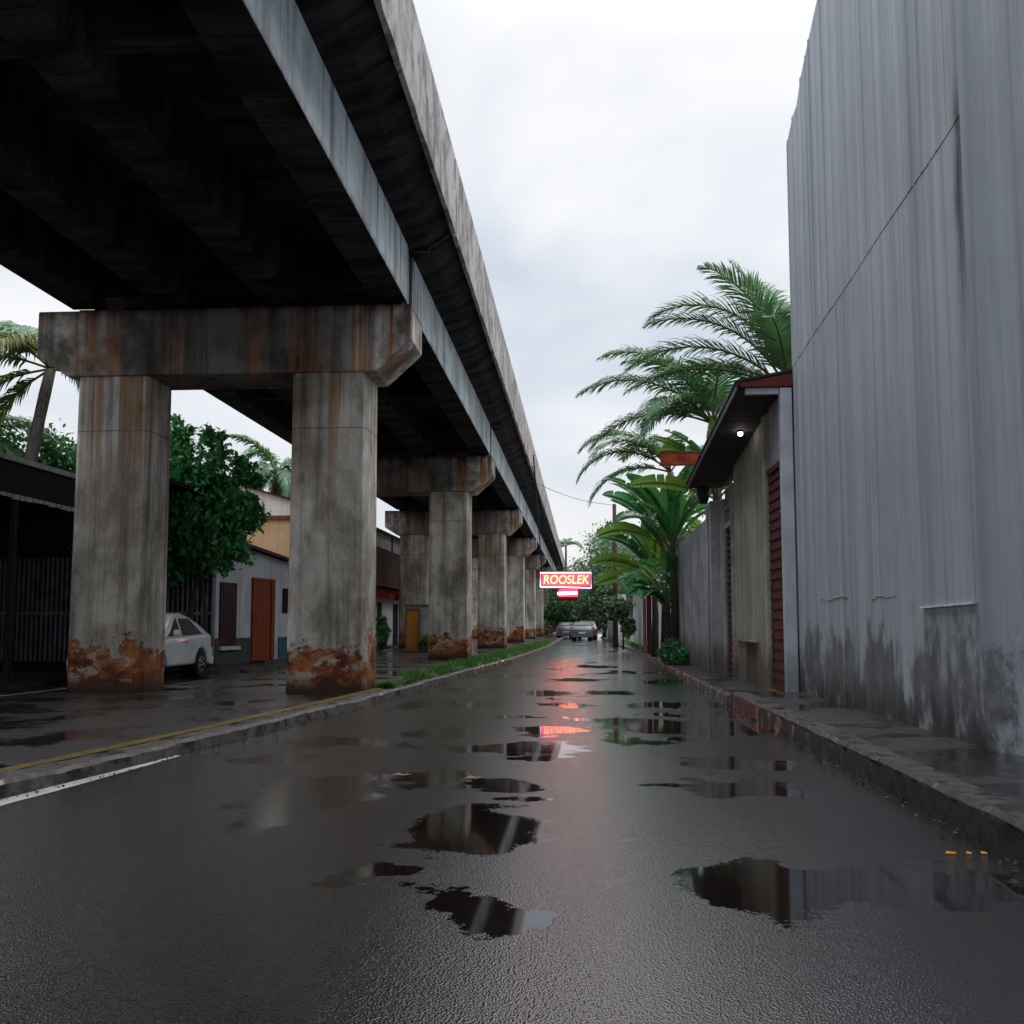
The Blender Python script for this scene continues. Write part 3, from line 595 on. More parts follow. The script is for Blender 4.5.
b = MB(); b.tube([(3.1, 19.5, 5.018), (3.1, 19.5, 4.97), (3.1, 19.5, 4.95)], [.045, .045, .02], 12); lb = b.build('bulb', M['lamp'], l)

# grey board fence beyond the shed
fe = empty('board_fence', 'weathered grey board fence with rusty downpipe between the shed and the banana plants', 'fence', (3.3, 27, .12))
def Fp(o): o.parent = fe; o.matrix_parent_inverse = Matrix.Translation((-3.3, -27, -.12)); return o
b = MB(); y = 24.0
while y < 32:
    w_ = random.uniform(.3, .5); zt = (4.25 if y < 25.6 else 4.1-.05*(y-25.6))+jit(.03); xx = 3.36-.045*(y-24); b.hexa([(xx+jit(.01), y, .1), (xx+.1, y, .1), (xx+.08, y+w_-.02, .1), (xx-.02, y+w_-.02, .1), (xx+jit(.01), y, zt), (xx+.1, y, zt), (xx+.08, y+w_-.02, zt-.02), (xx-.02, y+w_-.02, zt-.02)]); y += w_
Fp(b.build('boards', M['greyboard'], bevel=.008))
b = MB(); b.tube([(3.22, 24.9, .12), (3.22, 24.9, 2), (3.24, 24.9, 4.2)], .05, 10); Fp(b.build('downpipe', bpy.data.materials['rusty_red_board'] if 0 else M['balc'], smooth=True))
b = MB(); b.box(3.14, 3.42, 24.55, 24.85, .12, 4.3); b.box(3.12, 3.40, 25.1, 25.35, .12, 4.25); Fp(b.build('fence_post', M['greyboard'], bevel=.01))
b = MB(); b.tube([(3.0, 24.7, 4.25), (3.0, 24.7, 4.45), (3.0, 24.7, 4.75)], [.10, .16, .18], 12); hp = b.build('hanging_pot', M['pot'], smooth=True); tag(hp, 'dark brown pot standing on top of the grey fence post under the eave', 'pot')

def to_mesh(o):
    bpy.context.view_layer.update(); me = bpy.data.meshes.new_from_object(o.evaluated_get(bpy.context.evaluated_depsgraph_get()))
    n = bpy.data.objects.new('lettering', me); C.objects.link(n); n.parent = o.parent; n.location = o.location; n.rotation_euler = o.rotation_euler; n.scale = o.scale; bpy.data.objects.remove(o); return n
# red board
rb = empty('sign_board', 'faded red wooden board sticking out past the shed eave in front of banana leaves', 'sign', (2.5, 25, 5.3))
b = MB(); b.box(-.52, .62, -.02, .02, -.02, .26); b.build('board', M['rustboard'], rb, bevel=.005)
b = MB(); b.box(-.54, .62, -.03, .03, .262, .30); b.box(-.54, .62, -.03, .03, -.055, -.022); b.build('board_frame', M['roofred'], rb)
tx = bpy.data.curves.new('board_lettering', 'FONT'); tx.body = 'SILU'; tx.size = .17; tx.extrude = .003; to = bpy.data.objects.new('board_lettering', tx); C.objects.link(to)
tx.materials.append(M['redkerb']); to.parent = rb; to.location = (-.1, -.024, .06); to.rotation_euler = (R(90), 0, 0); to = to_mesh(to)

# ------------------------------------------------------------------ white building with red trim (right, far)
wb = empty('white_building', 'low white building with maroon corner post and red overhanging roof beyond the banana plants', 'building', (2.9, 46, .12))
def B_(o): o.parent = wb; o.matrix_parent_inverse = Matrix.Translation((-2.9, -46, -.12)); return o
b = MB(); b.box(2.72, 8, 40.2, 54, .1, 3.9); B_(b.build('wall', M['white']))
b = MB(); b.box(2.56, 2.74, 39.95, 40.19, .1, 4.0); B_(b.build('corner_post', M['maroon']))
b = MB(); b.hexa([(2.15, 39.7, 3.75), (8, 39.7, 4.9), (8, 55, 4.9), (2.15, 55, 3.75), (2.15, 39.7, 3.88), (8, 39.7, 5.05), (8, 55, 5.05), (2.15, 55, 3.88)]); B_(b.build('roof', M['maroon']))
b = MB(); b.hexa([(2.12, 39.6, 3.74), (4.5, 39.6, 4.20), (4.5, 39.68, 4.20), (2.12, 39.68, 3.74), (2.12, 39.6, 3.88), (4.5, 39.6, 4.34), (4.5, 39.68, 4.34), (2.12, 39.68, 3.88)]); B_(b.build('roof_edge', M['trimwhite']))
b = MB(); b.box(2.66, 2.72, 43, 44.2, .12, 2.4); B_(b.build('door', M['balc']))
b = MB(); b.tube([(2.7, 40.6, 2.75), (2.35, 40.6, 2.9), (2.1, 40.6, 2.85)], .03, 6); br = b.build('lamp_arm', M['steel']); B_(br)
b = MB(); b.tube([(2.1, 40.6, 2.9), (2.1, 40.6, 2.78), (2.1, 40.6, 2.62)], [.10, .32, .42], 16); b.build('lamp_shade', M['white'], br, smooth=True)
wb2 = empty('garden_wall', 'small pale plaster gate pier and wall beyond the utility pole', 'wall', (2.1, 62, .12))
b = MB(); b.box(-.05, .6, 0, 4, 0, 3.0); b.build('wall', M['white'], wb2); b = MB(); b.box(-.5, -.15, 1, 1.5, 0, 1.35); b.build('gate_pier', M['beige'], wb2, bevel=.02)

# utility pole
up = empty('utility_pole', 'dark reddish wooden utility pole with one crossarm standing among foliage on the right', 'utility pole', (1.85, 56, 0))
b = MB(); b.tube([(0, 0, 0), (0, 0, 4), (0, 0, 8.0)], [.16, .14, .11], 10); b.build('pole', M['pole'], up, smooth=True)
b = MB(); b.box(-.85, .35, -.06, .06, 6.15, 6.28); b.build('crossarm', M['pole'], up)
for x in (-.75, .25):
    b = MB(); b.tube([(x, 0, 6.28), (x, 0, 6.42)], [.05, .035], 8); b.build('insulator', M['white2'], up)
b = MB(); P0 = Vector((-2.3, 45, 7.8)); P1 = Vector((1.1, 56, 8.0))
P1 = Vector((1.85, 56, 7.95))
pts = [P0.lerp(P1, i/14)+Vector((0, 0, -.25*math.sin(math.pi*i/14))) for i in range(15)]
b.tube(pts, .012, 5); tag(b.build('overhead_wire', M['wire']), 'thin overhead wire from the viaduct parapet to the utility pole', 'wire')

# ------------------------------------------------------------------ left side buildings
# open shed
ls = empty('open_shed', 'black open-fronted shed with pale roof edge and corrugated back wall at far left', 'shed', (-12, 20, .19))
def L_(o, par=None): o.parent = ls; o.matrix_parent_inverse = Matrix.Translation((12, -20, -.19)); return o
b = MB(); b.hexa([(-10.55, 10, 4.28), (-10.5, 22.3, 4.32), (-19, 22.3, 5.6), (-19, 10, 5.6), (-10.55, 10, 4.36), (-10.5, 22.3, 4.40), (-19, 22.3, 5.7), (-19, 10, 5.7)]); L_(b.build('roof', M['darkshed']))
b = MB(); b.box(-10.5, -10.44, 10, 22.4, 4.30, 4.40); L_(b.build('roof_edge', M['valance']))
b = MB(); b.box(-10.62, -10.56, 10, 22.3, 3.72, 4.29); L_(b.build('fascia', M['darkshed']))
b = MB(); y = 10.
while y < 22.2:
    l_ = random.uniform(.12, .3); b.box(-10.60, -10.555, y, y+l_*.8, 3.64+jit(.02), 3.715); y += l_
L_(b.build('ragged_valance', M['valance']))
b = MB(); n = 68
for i in range(n):
    xa = -19+i*.135; b.prism([(xa, 26.4), (xa+.03, 26.26), (xa+.075, 26.26), (xa+.105, 26.4)], .3, 3.1, 'z')
L_(b.build('corrugated_wall', M['corr']))
b = MB(); b.box(-19, -9.9, 26.22, 26.255, 1.55, 1.62); L_(b.build('wall_rail', M['corr']))
b = MB(); b.box(-19, -9.9, 26.42, 26.6, .1, 5.2); b.box(-19, -18.8, 10, 26.4, .1, 5.4); L_(b.build('back_wall', M['darkshed']))
b = MB(); b.box(-19, -9.9, 22.35, 26.2, .195, .2); L_(b.build('shed_floor', M['darkshed']))
b = MB(); b.box(-19, -9.9, 22.3, 26.5, 4.7, 4.8); L_(b.build('rear_roof', M['darkshed']))
for y in (12, 17.9, 22.1):
    b = MB(); b.box(-10.66, -10.56, y, y+.1, .19, 3.7); L_(b.build('post', M['darkshed']))

# white house with red door: own frame, front from A to B
A = Vector((-9.85, 26.6, 0)); Bv = Vector((-8.95, 30.9, 0)); ang = math.atan2(Bv.y-A.y, Bv.x-A.x); Lh = (Bv-A).length
hs = empty('white_house', 'small white house with grey plinth, red-brown door and maroon shutters behind the columns', 'house', (A.x, A.y, .19), ang)
def slope(s): return 3.6-.085*s
b = MB(); b.hexa([(-.12, .02, 0), (Lh, .02, 0), (Lh, 6, 0), (-.12, 6, 0), (-.12, .02, 3.42), (Lh, .02, 2.95), (Lh, 6, 4.2), (-.12, 6, 4.3)]); wl = b.build('wall', M['white2'], hs)
b = MB(); b.box(-.12, 1.73, -.015, .03, 0, .72); b.build('plinth', M['plinth'], hs); b = MB(); b.box(3.35, Lh, -.015, .03, 0, .72); b.build('plinth', M['bluep'], hs)
b = MB(); b.hexa([(-.2, -.3, 3.42), (Lh+.1, -.3, 2.92), (Lh+.1, 6.2, 4.25), (-.2, 6.2, 4.35), (-.2, -.3, 3.50), (Lh+.1, -.3, 3.0), (Lh+.1, 6.2, 4.35), (-.2, 6.2, 4.45)]); b.build('roof', M['maroon'], hs)
dr = MB()
for i in range(4): dr.box(1.82+i*.24, 1.82+i*.24+.225, -.03, .02, .04, 2.35)
dr = dr.build('door', M['reddoor'], hs); b = MB(); b.box(1.74, 1.81, -.05, .02, 0, 2.45); b.box(2.79, 2.98, -.06, .02, 0, 2.45); b.box(1.81, 2.79, -.05, .02, 2.36, 2.45); b.build('door_frame', M['reddoor'], dr)
wn_ = MB()
for i in range(7): wn_.box(.08+i*.12, .08+i*.12+.1, -.03, .02, .52, 2.25)
wn_ = wn_.build('shuttered_window', M['maroon'], hs); b = MB(); b.box(.0, 1.0, -.12, .02, .40, .50); b.build('sill', M['white'], wn_)
b = MB(); b.box(3.55, 4.0, -.02, .02, 1.45, 2.2); b.build('small_window', M['blackm'], hs)
b = MB(); b.box(1.7, 3.1, -.5, -.016, -.02, .06); b.build('step', M['kerb'], hs)
# orange building
ob = empty('orange_building', 'flat orange plaster wall of a taller building behind the white house', 'building', (-13, 38, .1))
b = MB(); b.box(-3, 2.0, 0, 7, 0, 5.25); b.build('wall', M['orange'], ob); b = MB(); b.box(-3.1, 2.1, -.1, 7.1, 5.25, 5.4); b.build('parapet_cap', M['terracotta'], ob)
b = MB(); b.box(-1.2, -.3, -.03, .02, 2.9, 4.1); b.build('window', M['glass'], ob)
# two-storey building, brown balcony and red awning
tb = empty('balcony_house', 'white two-storey house with brown boarded balcony and red awning between the columns', 'house', (-10.3, 44, .19))
b = MB(); b.box(-6, 0, 0, 16, 0, 2.9); b.box(-6, -.4, 0, 16, 2.9, 5.6); b.hexa([(-6, 0, 5.6), (-.4, 0, 5.6), (-.4, 16, 5.6), (-6, 16, 5.6), (-6, 0, 7.6), (-.4, 0, 6.0), (-.4, 16, 6.0), (-6, 16, 7.6)]); b.build('wall', M['white'], tb)
b = MB(); b.hexa([(-6, -.2, 7.62), (.3, -.2, 5.75), (.3, 16, 5.75), (-6, 16, 7.62), (-6, -.2, 7.7), (.3, -.2, 5.83), (.3, 16, 5.83), (-6, 16, 7.7)]); b.build('roof', M['maroon'], tb)
b = MB()
for i in range(26): b.box(-.40, .35, 3.5+i*.2, 3.5+i*.2+.17, 3.1, 4.1) if 0 else b.box(.28, .33, 3.5+i*.4, 3.5+i*.4+.37, 3.2, 4.9)
b.build('balcony_boards', M['balc'], tb); b = MB(); b.box(-.4, .34, 3.4, 14, 3.0, 3.18); b.build('balcony_floor', M['balc'], tb)
for yy in (3.5, 8.5, 13.7):
    b = MB(); b.box(.2, .27, yy, yy+.08, 3.18, 5.7); b.build('balcony_post', M['maroon'], tb)
b = MB(); b.hexa([(.0, 4, 2.6), (1.0, 4, 2.3), (1.0, 14, 2.3), (.0, 14, 2.6), (.0, 4, 2.95), (1.0, 4, 2.62), (1.0, 14, 2.62), (.0, 14, 2.95)]); b.build('awning', M['awn'], tb)
for yy, w_, zz in ((6.0, 1.0, 2.2), (10.2, 1.4, 2.2), (12.9, .9, 2.1)):
    b = MB(); b.box(-.01, .03, yy, yy+w_, 0, zz); b.build('doorway', M['blackm'], tb)
b = MB(); b.box(-.41, -.37, 5, 6.2, 3.6, 4.9); b.build('window', M['glass'], tb)
# meter hut with ochre door in front of third pier
mh_ = empty('meter_hut', 'small grey concrete hut with ochre door in front of a far column', 'hut', (-7.55, 42.3, .10))
b = MB(); b.box(.05, 1.25, .02, 1.2, 0, 1.95); b.build('wall', M['cap'] if 0 else M['greyboard'], mh_); b = MB(); b.box(-.0, 1.3, -.04, 1.25, 1.95, 2.03); b.build('roof', M['balc'], mh_)
b = MB(); b.box(.1, .62, -.02, .01, .04, 1.78); dd = b.build('door', M['ochre'], mh_); b = MB(); b.box(.05, .1, -.04, .01, 0, 1.85); b.box(.62, .67, -.04, .01, 0, 1.85); b.box(.1, .62, -.04, .01, 1.78, 1.85); b.build('door_frame', M['balc'], dd)

# ------------------------------------------------------------------ neon sign
ns = empty('neon_sign', 'glowing red and pink framed neon letter sign hung under the edge of the viaduct', 'neon sign', (-.67, 42, 3.14))
b = MB(); b.box(-1.14, 1.14, 0, .16, -.37, .37); b.build('case', M['neoncase'], ns, bevel=.02)  # purple of the case stands in for the halo around the neon
b = MB(); b.box(-1.0, 1.0, -.02, -.002, -.25, .25); b.build('panel', M['neonred'], ns)
b = MB(); b.tube([(-1.06, -.05, -.30), (-1.06, -.05, .30), (1.06, -.05, .30), (1.06, -.05, -.34), (-.2, -.05, -.30), (-1.06, -.05, -.30)], .028, 8); b.build('tube_frame', M['neonframe'], ns)
tx = bpy.data.curves.new('letters', 'FONT'); tx.body = 'ROOSLEK'; tx.size = .52; tx.extrude = .012; tx.bevel_depth = .004; tx.shear = .15; tx.align_x = 'CENTER'; tx.align_y = 'CENTER'; tx.space_character = .98; tx.fill_mode = 'BOTH'
to = bpy.data.objects.new('letters', tx); C.objects.link(to); tx.materials.append(M['neonletter']); to.parent = ns; to.location = (0, -.045, 0); to.rotation_euler = (R(90), 0, 0); to.scale = (.86, 1, 1); to = to_mesh(to)
b = MB(); b.tube([(-1.0, .08, .37), (-1.35, .1, 5.35)], .03, 6); b.tube([(-.2, .08, .37), (-1.62, .1, 5.35)], .02, 6); b.build('hanger', M['steel'], ns)
n2 = empty('neon_tube_sign', 'smaller red box with one orange neon tube below the letter sign', 'neon sign', (-.62, 45, 2.66))
b = MB(); b.hexa([(-.42, 0, -.32), (.40, 0, -.30), (.40, .14, -.30), (-.42, .14, -.32), (-.55, 0, .18), (.52, 0, .25), (.52, .14, .25), (-.55, .14, .18)]); b.build('case', M['maroon'], n2)
b = MB(); b.box(-.40, .44, -.012, -.002, -.14, .20); b.build('panel', emit('neon_dim_red', (1, .02, .05), 5), n2)
b = MB(); b.tube([(-.45, -.04, .0), (.40, -.04, .03)], .06, 10); b.build('tube', M['neonorange'], n2)
b = MB(); b.tube([(0, .07, .2), (-.95, .1, 3.0), (-1.6, .1, 5.8)], .025, 6); b.build('hanger', M['steel'], n2)

# ------------------------------------------------------------------ cars
def make_car(label, body, loc, rz, group=None, L=3.9, Wd=1.70, H=1.45, hatch=True):
    """length along local +y = front at -y; rear at +y"""
    root = empty('parked_car', label, 'car', loc, rz, group)
    def arc(yc, r, n=9): return [(yc-r*math.cos(math.pi*i/n), .30+r*math.sin(math.pi*i/n)) for i in range(n+1)]
    wy = (-L/2+.75, L/2-.68); r = .36
    low = [(-L/2+.05, .22)] + arc(wy[0], r)+arc(wy[1], r)+[(L/2-.06, .24), (L/2, .45), (L/2-.01, .72), (L/2-.10, .93), (L/2-.28, 1.0), (-L/2+1.15, .93), (-L/2+.5, .82), (-L/2+.1, .68), (-L/2, .45)]
    b = MB(); b.prism(low, -Wd/2, Wd/2, 'x'); bd = b.build('body', body, root, bevel=.07, smooth=True, segs=3)
    up = [(-L/2+1.0, .90), (-L/2+1.75, H-.06), (-L/2+2.2, H), (L/2-1.45, H-.015), (L/2-1.05, H-.10), (L/2-.62, 1.20), (L/2-.30, 1.04), (L/2-.10, .90)]
    tp = lambda z: Wd/2-.02-max(0, z-.90)*.34
    b = MB(); n = len(up)
    for sgn in (-1, 1): b.v += [(sgn*tp(z), y, z) for y, z in up]
    b.f += [tuple(range(n)), tuple(range(2*n-1, n-1, -1))]+[(i, n+i, n+(i+1) % n, (i+1) % n) for i in range(n)]
    b.build('cabin', body, root, bevel=.05, smooth=True, segs=3)
    zb, zt = .95, H-.13
    def side(ya0, ya1, yb0, yb1, name='window'):
        for sgn in (-1, 1):
            b = MB(); b.face([(sgn*(tp(zb)+.012), ya0, zb), (sgn*(tp(zb)+.012), ya1, zb), (sgn*(tp(zt)+.012), yb1, zt), (sgn*(tp(zt)+.012), yb0, zt)]); b.face([(sgn*(tp(zb)-.03), ya0, zb), (sgn*(tp(zb)-.03), ya1, zb), (sgn*(tp(zt)-.03), yb1, zt), (sgn*(tp(zt)-.03), yb0, zt)])
            b.build(name, M['glass'], root)
    side(-L/2+1.2, .02, -L/2+1.78, -.02); side(.10, L/2-.58, .10, L/2-1.18); 
    ya, yb = L/2-.20, L/2-.66
    b = MB(); b.hexa([(-.60, L/2-.64, 1.20), (.60, L/2-.64, 1.20), (.60, L/2-.58, 1.215), (-.60, L/2-.58, 1.215), (-.52, L/2-1.03, H-.12), (.52, L/2-1.03, H-.12), (.52, L/2-.99, H-.10), (-.52, L/2-.99, H-.10)]); b.build('rear_window', M['glass'], root)
    b = MB(); b.hexa([(-.62, -L/2+1.02, .98), (.62, -L/2+1.02, .98), (.62, -L/2+1.1, .98), (-.62, -L/2+1.1, .98), (-.52, -L/2+1.70, H-.1), (.52, -L/2+1.70, H-.1), (.52, -L/2+1.8, H-.1), (-.52, -L/2+1.8, H-.1)]); b.build('windscreen', M['glass'], root)
    for sgn in (-1, 1):
        for y in wy:
            b = MB(); x0 = sgn*(Wd/2-.20); x1 = sgn*(Wd/2-.01); b.tube([(x0, y, .31), (x0+.02*sgn, y, .31), (x1-.03*sgn, y, .31), (x1, y, .31)], [.26, .31, .31, .27], 20); wl = b.build('wheel', M['blackrub'], root, smooth=False)
            b = MB(); b.tube([(x1-.02*sgn, y, .31), (x1+.006*sgn, y, .31)], [.19, .17], 16); b.build('rim', M['rim'], wl)
            b = MB()
            for k in range(5):
                a = 2*math.pi*k/5+.4; b.tube([(x1+.012*sgn, y+.07*math.cos(a), .31+.07*math.sin(a)), (x1+.012*sgn, y+.15*math.cos(a), .31+.15*math.sin(a))], .022, 5)
            b.build('rim_opening', M['blackrub'], wl)
            b = MB(); b.tube([(sgn*(Wd/2-.35), y, .33), (sgn*(Wd/2-.205), y, .33)], .36, 18); b.build('wheel_well', M['blackm'], root)
        b = MB(); b.box(sgn*.78-.08, sgn*.78+.07, L/2-.16, L/2-.045, .68, .88); b.build('tail_lamp', M['tailoff'], root, bevel=.02)
        b = MB(); b.box(sgn*.88-.07, sgn*.88+.07, -L/2+1.35, -L/2+1.45, .95, 1.08); b.build('mirror', body, root, bevel=.03)
        b = MB(); b.box(sgn*(Wd/2)-.012, sgn*(Wd/2)+.012, .18, .32, .80, .83); b.build('door_handle', M['rim'], root)
        b = MB(); b.box(sgn*.6-.14, sgn*.6+.14, -L/2-.005, -L/2+.15, .62, .74); b.build('headlight', M['trimwhite'], root, bevel=.02)
    b = MB(); b.box(-.27, .27, L/2-.005, L/2+.012, .55, .67); b.build('number_plate', M['white'], root)
    b = MB(); b.box(-.82, .82, L/2-.12, L/2+.03, .26, .46); b.build('bumper', body, root, bevel=.04)
    return root
make_car('white hatchback parked behind the nearest left column, its rear showing', M['carw'], (-9.40, 21.1, .10), 0, L=3.7, Wd=1.62)
make_car('silver car seen from behind at the far end of the street', M['carg'], (.0, 80, .0), R(180), 'cars at the end of the street', L=4.1, Wd=1.6)
make_car('dark red car just beyond the silver car at the far end of the street', M['card'], (.45, 87.5, 0), R(180), 'cars at the end of the street', H=1.6)
make_car('small grey car half hidden left of the silver car at the end of the street', M['carw2'], (-1.35, 90, 0), R(178), 'cars at the end of the street')

# ------------------------------------------------------------------ vegetation
def leafmesh(P, size, seed=0, updown=.5, aspect=1.7):
    """P: n x 3 centres -> folded diamond leaves"""
    r = np.random.default_rng(seed); n = len(P)
    a = r.normal(size=(n, 3)); a[:, 2] -= .25; a /= np.linalg.norm(a, axis=1)[:, None]
    up = r.normal(size=(n, 3))*updown+np.array([0, 0, 1.]); s = np.cross(a, up); s /= np.linalg.norm(s, axis=1)[:, None]+1e-9; nn = np.cross(s, a)
    L = size*r.uniform(.6, 1.3, n)[:, None]; Wd = L/aspect/2
    v0 = P-a*L*.5; v1 = P+s*Wd+nn*L*.06; v2 = P+a*L*.5-nn*L*.10; v3 = P-s*Wd+nn*L*.06
    V = np.stack([v0, v1, v2, v3], 1).reshape(-1, 3); F = np.arange(4*n).reshape(-1, 4)
    return V, F
def np_obj(name, V, F, mat, parent=None):
    me = bpy.data.meshes.new(name); n = len(F); k = F.shape[1]
    me.vertices.add(len(V)); me.vertices.foreach_set('co', V.astype('f').ravel()); me.loops.add(n*k); me.loops.foreach_set('vertex_index', F.astype('i').ravel())
    me.polygons.add(n); me.polygons.foreach_set('loop_start', np.arange(0, n*k, k, dtype='i')); me.update(calc_edges=True); me.validate()
    me.materials.append(mat); o = bpy.data.objects.new(name, me); C.objects.link(o)
    if parent: o.parent = parent
    return o
def clumps(cs, n, seed, hollow=.55, sub=26, subr=.32):
    """points in sub-clumps near the surface of ellipsoids cs=(x,y,z,rx,ry,rz)"""
    r = np.random.default_rng(seed); out = []; vol = np.array([c[3]*c[4]*c[5] for c in cs])**.67; vol /= vol.sum()
    for c, f in zip(cs, vol):
        m = max(30, int(n*f)); k = max(4, m//sub)
        dirs = r.normal(size=(k, 3)); dirs /= np.linalg.norm(dirs, axis=1)[:, None]; rad = r.uniform(hollow, 1.08, k)[:, None]
        cen = np.array(c[:3])+dirs*rad*np.array(c[3:]); idx = r.integers(0, k, m)
        out.append(cen[idx]+r.normal(size=(m, 3))*subr*np.mean(c[3:])*r.uniform(.5, 1.2, (k, 1))[idx]*.6)
    return np.concatenate(out)
def tree(name, label, loc, stems, cs, n, size, mat, seed, group=None, cat='tree', sub=26, subr=.32, hollow=.5):
    root = empty(name, label, cat, loc, 0, group)
    b = MB()
    for pts, r0 in stems: b.tube(pts, [r0*(1-.75*i/(len(pts)-1)) for i in range(len(pts))], 8)
    top = Vector(stems[0][0][-1]); rr = random.Random(seed)
    for c in cs:
        for q in range(3):
            e_ = Vector(c[:3])+Vector((jit(c[3]*.6), jit(c[4]*.6), jit(c[5]*.6))); st_ = Vector(rr.choice(stems)[0][-1]); mid = st_.lerp(e_, .5)+Vector((jit(.2), jit(.2), .1)); b.tube([st_, mid, e_], [.06, .04, .015], 5)
    b.build('trunk', M['bark'], root, smooth=True)
    V, F = leafmesh(clumps(cs, n, seed, hollow, sub, subr), size, seed); np_obj('crown', V, F, mat, root); return root

def frond(b, rb_, base, az, e0, droop, L, leaf=.75, n=46, wid=.045, hang=.45, rnd=None, curl=0.):
    """adds a palm frond: rachis to rb_, leaflets to b"""
    rr = rnd or random; d0 = Vector((math.cos(az), math.sin(az), 0)); p = Vector(base); K = 16; pts = [p.copy()]; T = []
    for i in range(K):
        t = (i+.5)/K; e = e0-droop*t**1.25; azt = az+curl*t; dv = Vector((math.cos(azt)*math.cos(e), math.sin(azt)*math.cos(e), math.sin(e))); p = p+dv*L/K; pts.append(p.copy()); T.append(dv)
    rb_.tube(pts, [.035*(1-.85*i/K)+.005 for i in range(K+1)], 5)
    for j in range(n):
        t = .14+.86*(j+rr.random()*.5)/n; f = t*K; i = min(int(f), K-1); q = pts[i].lerp(pts[i+1], f-i); tv = T[i]
        side = tv.cross(Vector((0, 0, 1)))
        if side.length < .05: side = Vector((-math.sin(az), math.cos(az), 0))
        side.normalize(); nv = side.cross(tv).normalized()
        ll = leaf*(math.sin(math.pi*min(1, .12+t*.86))**.6)*rr.uniform(.85, 1.1)
        for sg in (-1, 1):
            dv = (side*sg*.78+tv*(.55+.5*t)+nv*rr.uniform(.05, .35)).normalized(); m1 = q+dv*ll*.45; dv2 = (dv+Vector((0, 0, -hang*rr.uniform(.6, 1.4)))).normalized(); m2 = m1+dv2*ll*.35; dv3 = (dv2+Vector((0, 0, -hang*1.1))).normalized(); m3 = m2+dv3*ll*.28
            wv = tv*wid*.5; n0 = len(b.v)
            b.v += [tuple(q-wv*.6), tuple(q+wv*.6), tuple(m1+wv), tuple(m1-wv), tuple(m2+wv*.7), tuple(m2-wv*.7), tuple(m3)]
            b.f += [(n0, n0+1, n0+2, n0+3), (n0+3, n0+2, n0+4, n0+5), (n0+5, n0+4, n0+6)]
def palm(label, loc, H, lean, fr, seed, group='palm trees', trunk_r=.16, mat='palm', leaf=.75, n=46, yellow=(), wid=.045, hang=.45, name='palm_tree', cat='palm tree'):
    root = empty(name, label, cat, loc, 0, group); rr = random.Random(seed)
    top = Vector((lean[0], lean[1], H)); b = MB(); K = 12
    pts = [Vector((lean[0]*(i/K)**1.6, lean[1]*(i/K)**1.6, H*i/K)) for i in range(K+1)]; b.tube(pts, [trunk_r*(1.25-.5*i/K)+(.01 if i % 2 else 0) for i in range(K+1)], 10); b.build('trunk', M['palmbark'], root, smooth=True)
    for i, f in enumerate(fr):
        az, e0, dr_, L = f[:4]; a = MB(); r_ = MB(); frond(a, r_, (0, 0, 0), R(az), R(e0), R(dr_), L, leaf, n, wid, hang, rr, R(f[4]) if len(f) > 4 else 0)
        o = a.build('frond', M['palmy'] if i in yellow else M[mat], root, fix=False); o.location = top; q = r_.build('rachis', M['rach'], o, smooth=True)
    return root
def ring(n, seed, e=(10, 70), dr=(60, 110), L=(2.6, 3.6)):
    r = random.Random(seed); return [(360*i/n+r.uniform(-14, 14), r.uniform(*e), r.uniform(*dr), r.uniform(*L)) for i in range(n)]
# right-hand palms
palm('tall palm rising behind the shed roof beside the grey wall, fronds arching to the left', (5.3, 26, 0), 7.3, (0.1, 0),
     [(178, 80, 112, 4.9), (170, 50, 88, 4.8), (184, 28, 62, 4.4), (110, 84, 50, 4.4), (205, 82, 70, 4.2), (60, 75, 60, 4), (20, 60, 80, 4), (172, 66, 84, 4.6), (160, 84, 34, 4.0), (-60, 50, 80, 4), (-20, 30, 80, 4), (150, 40, 60, 4.0), (250, 55, 80, 3.6)], 1, n=84, leaf=1.0, wid=.058, hang=.3)
palm('bushy palm with drooping fronds behind the banana plants, left of the shed eave', (4.3, 31, 0), 7.5, (-.2, 0),
     [(182, 50, 84, 4.7), (172, 24, 76, 4.2), (190, 72, 96, 4.6), (215, 60, 80, 4), (90, 70, 80, 4), (30, 50, 80, 4), (270, 60, 100, 3.6), (230, 30, 80, 3.8)]+ring(5, 5), 2, n=78, leaf=1.0, yellow=(5,), wid=.062)
palm('lower palm drooping over the pole and white building', (3.6, 37, 0), 6.9, (-.3, 0),
     [(180, 44, 112, 4.1), (190, 16, 86, 3.6), (174, 66, 116, 4.2), (205, 55, 110, 3.8), (120, 60, 100, 4), (40, 50, 90, 4), (260, 50, 100, 3.6)], 3, n=72, leaf=.95, wid=.066)
# left-hand palms
palm('coconut palm with yellowing frond above the black shed, trunk leaning right', (-16.5, 27.6, 0), 8.7, (1.1, 0),
     [(200, 20, 70, 4.2), (185, 45, 90, 4.2), (215, -15, 65, 3.8), (195, -35, 45, 3.4), (0, 10, 95, 3.6), (-20, 40, 110, 3.8), (90, 60, 90, 4), (150, 60, 80, 4), (270, 30, 90, 3.6), (345, -10, 75, 3.4), (60, 30, 90, 4), (230, 40, 90, 4)], 4, n=72, leaf=1.0, trunk_r=.2, yellow=(2, 3, 8), hang=.7, wid=.085)
palm('dark palm fronds at the left edge of the view above the shed roof', (-18.6, 28, 0), 6.6, (0, 0), [(0, 30, 70, 3.6), (20, 10, 60, 3), (-15, 15, 80, 3.4), (-40, 45, 80, 3.4), (60, 50, 80, 3.4), (180, 50, 80, 3.4)], 6, n=60, wid=.08)
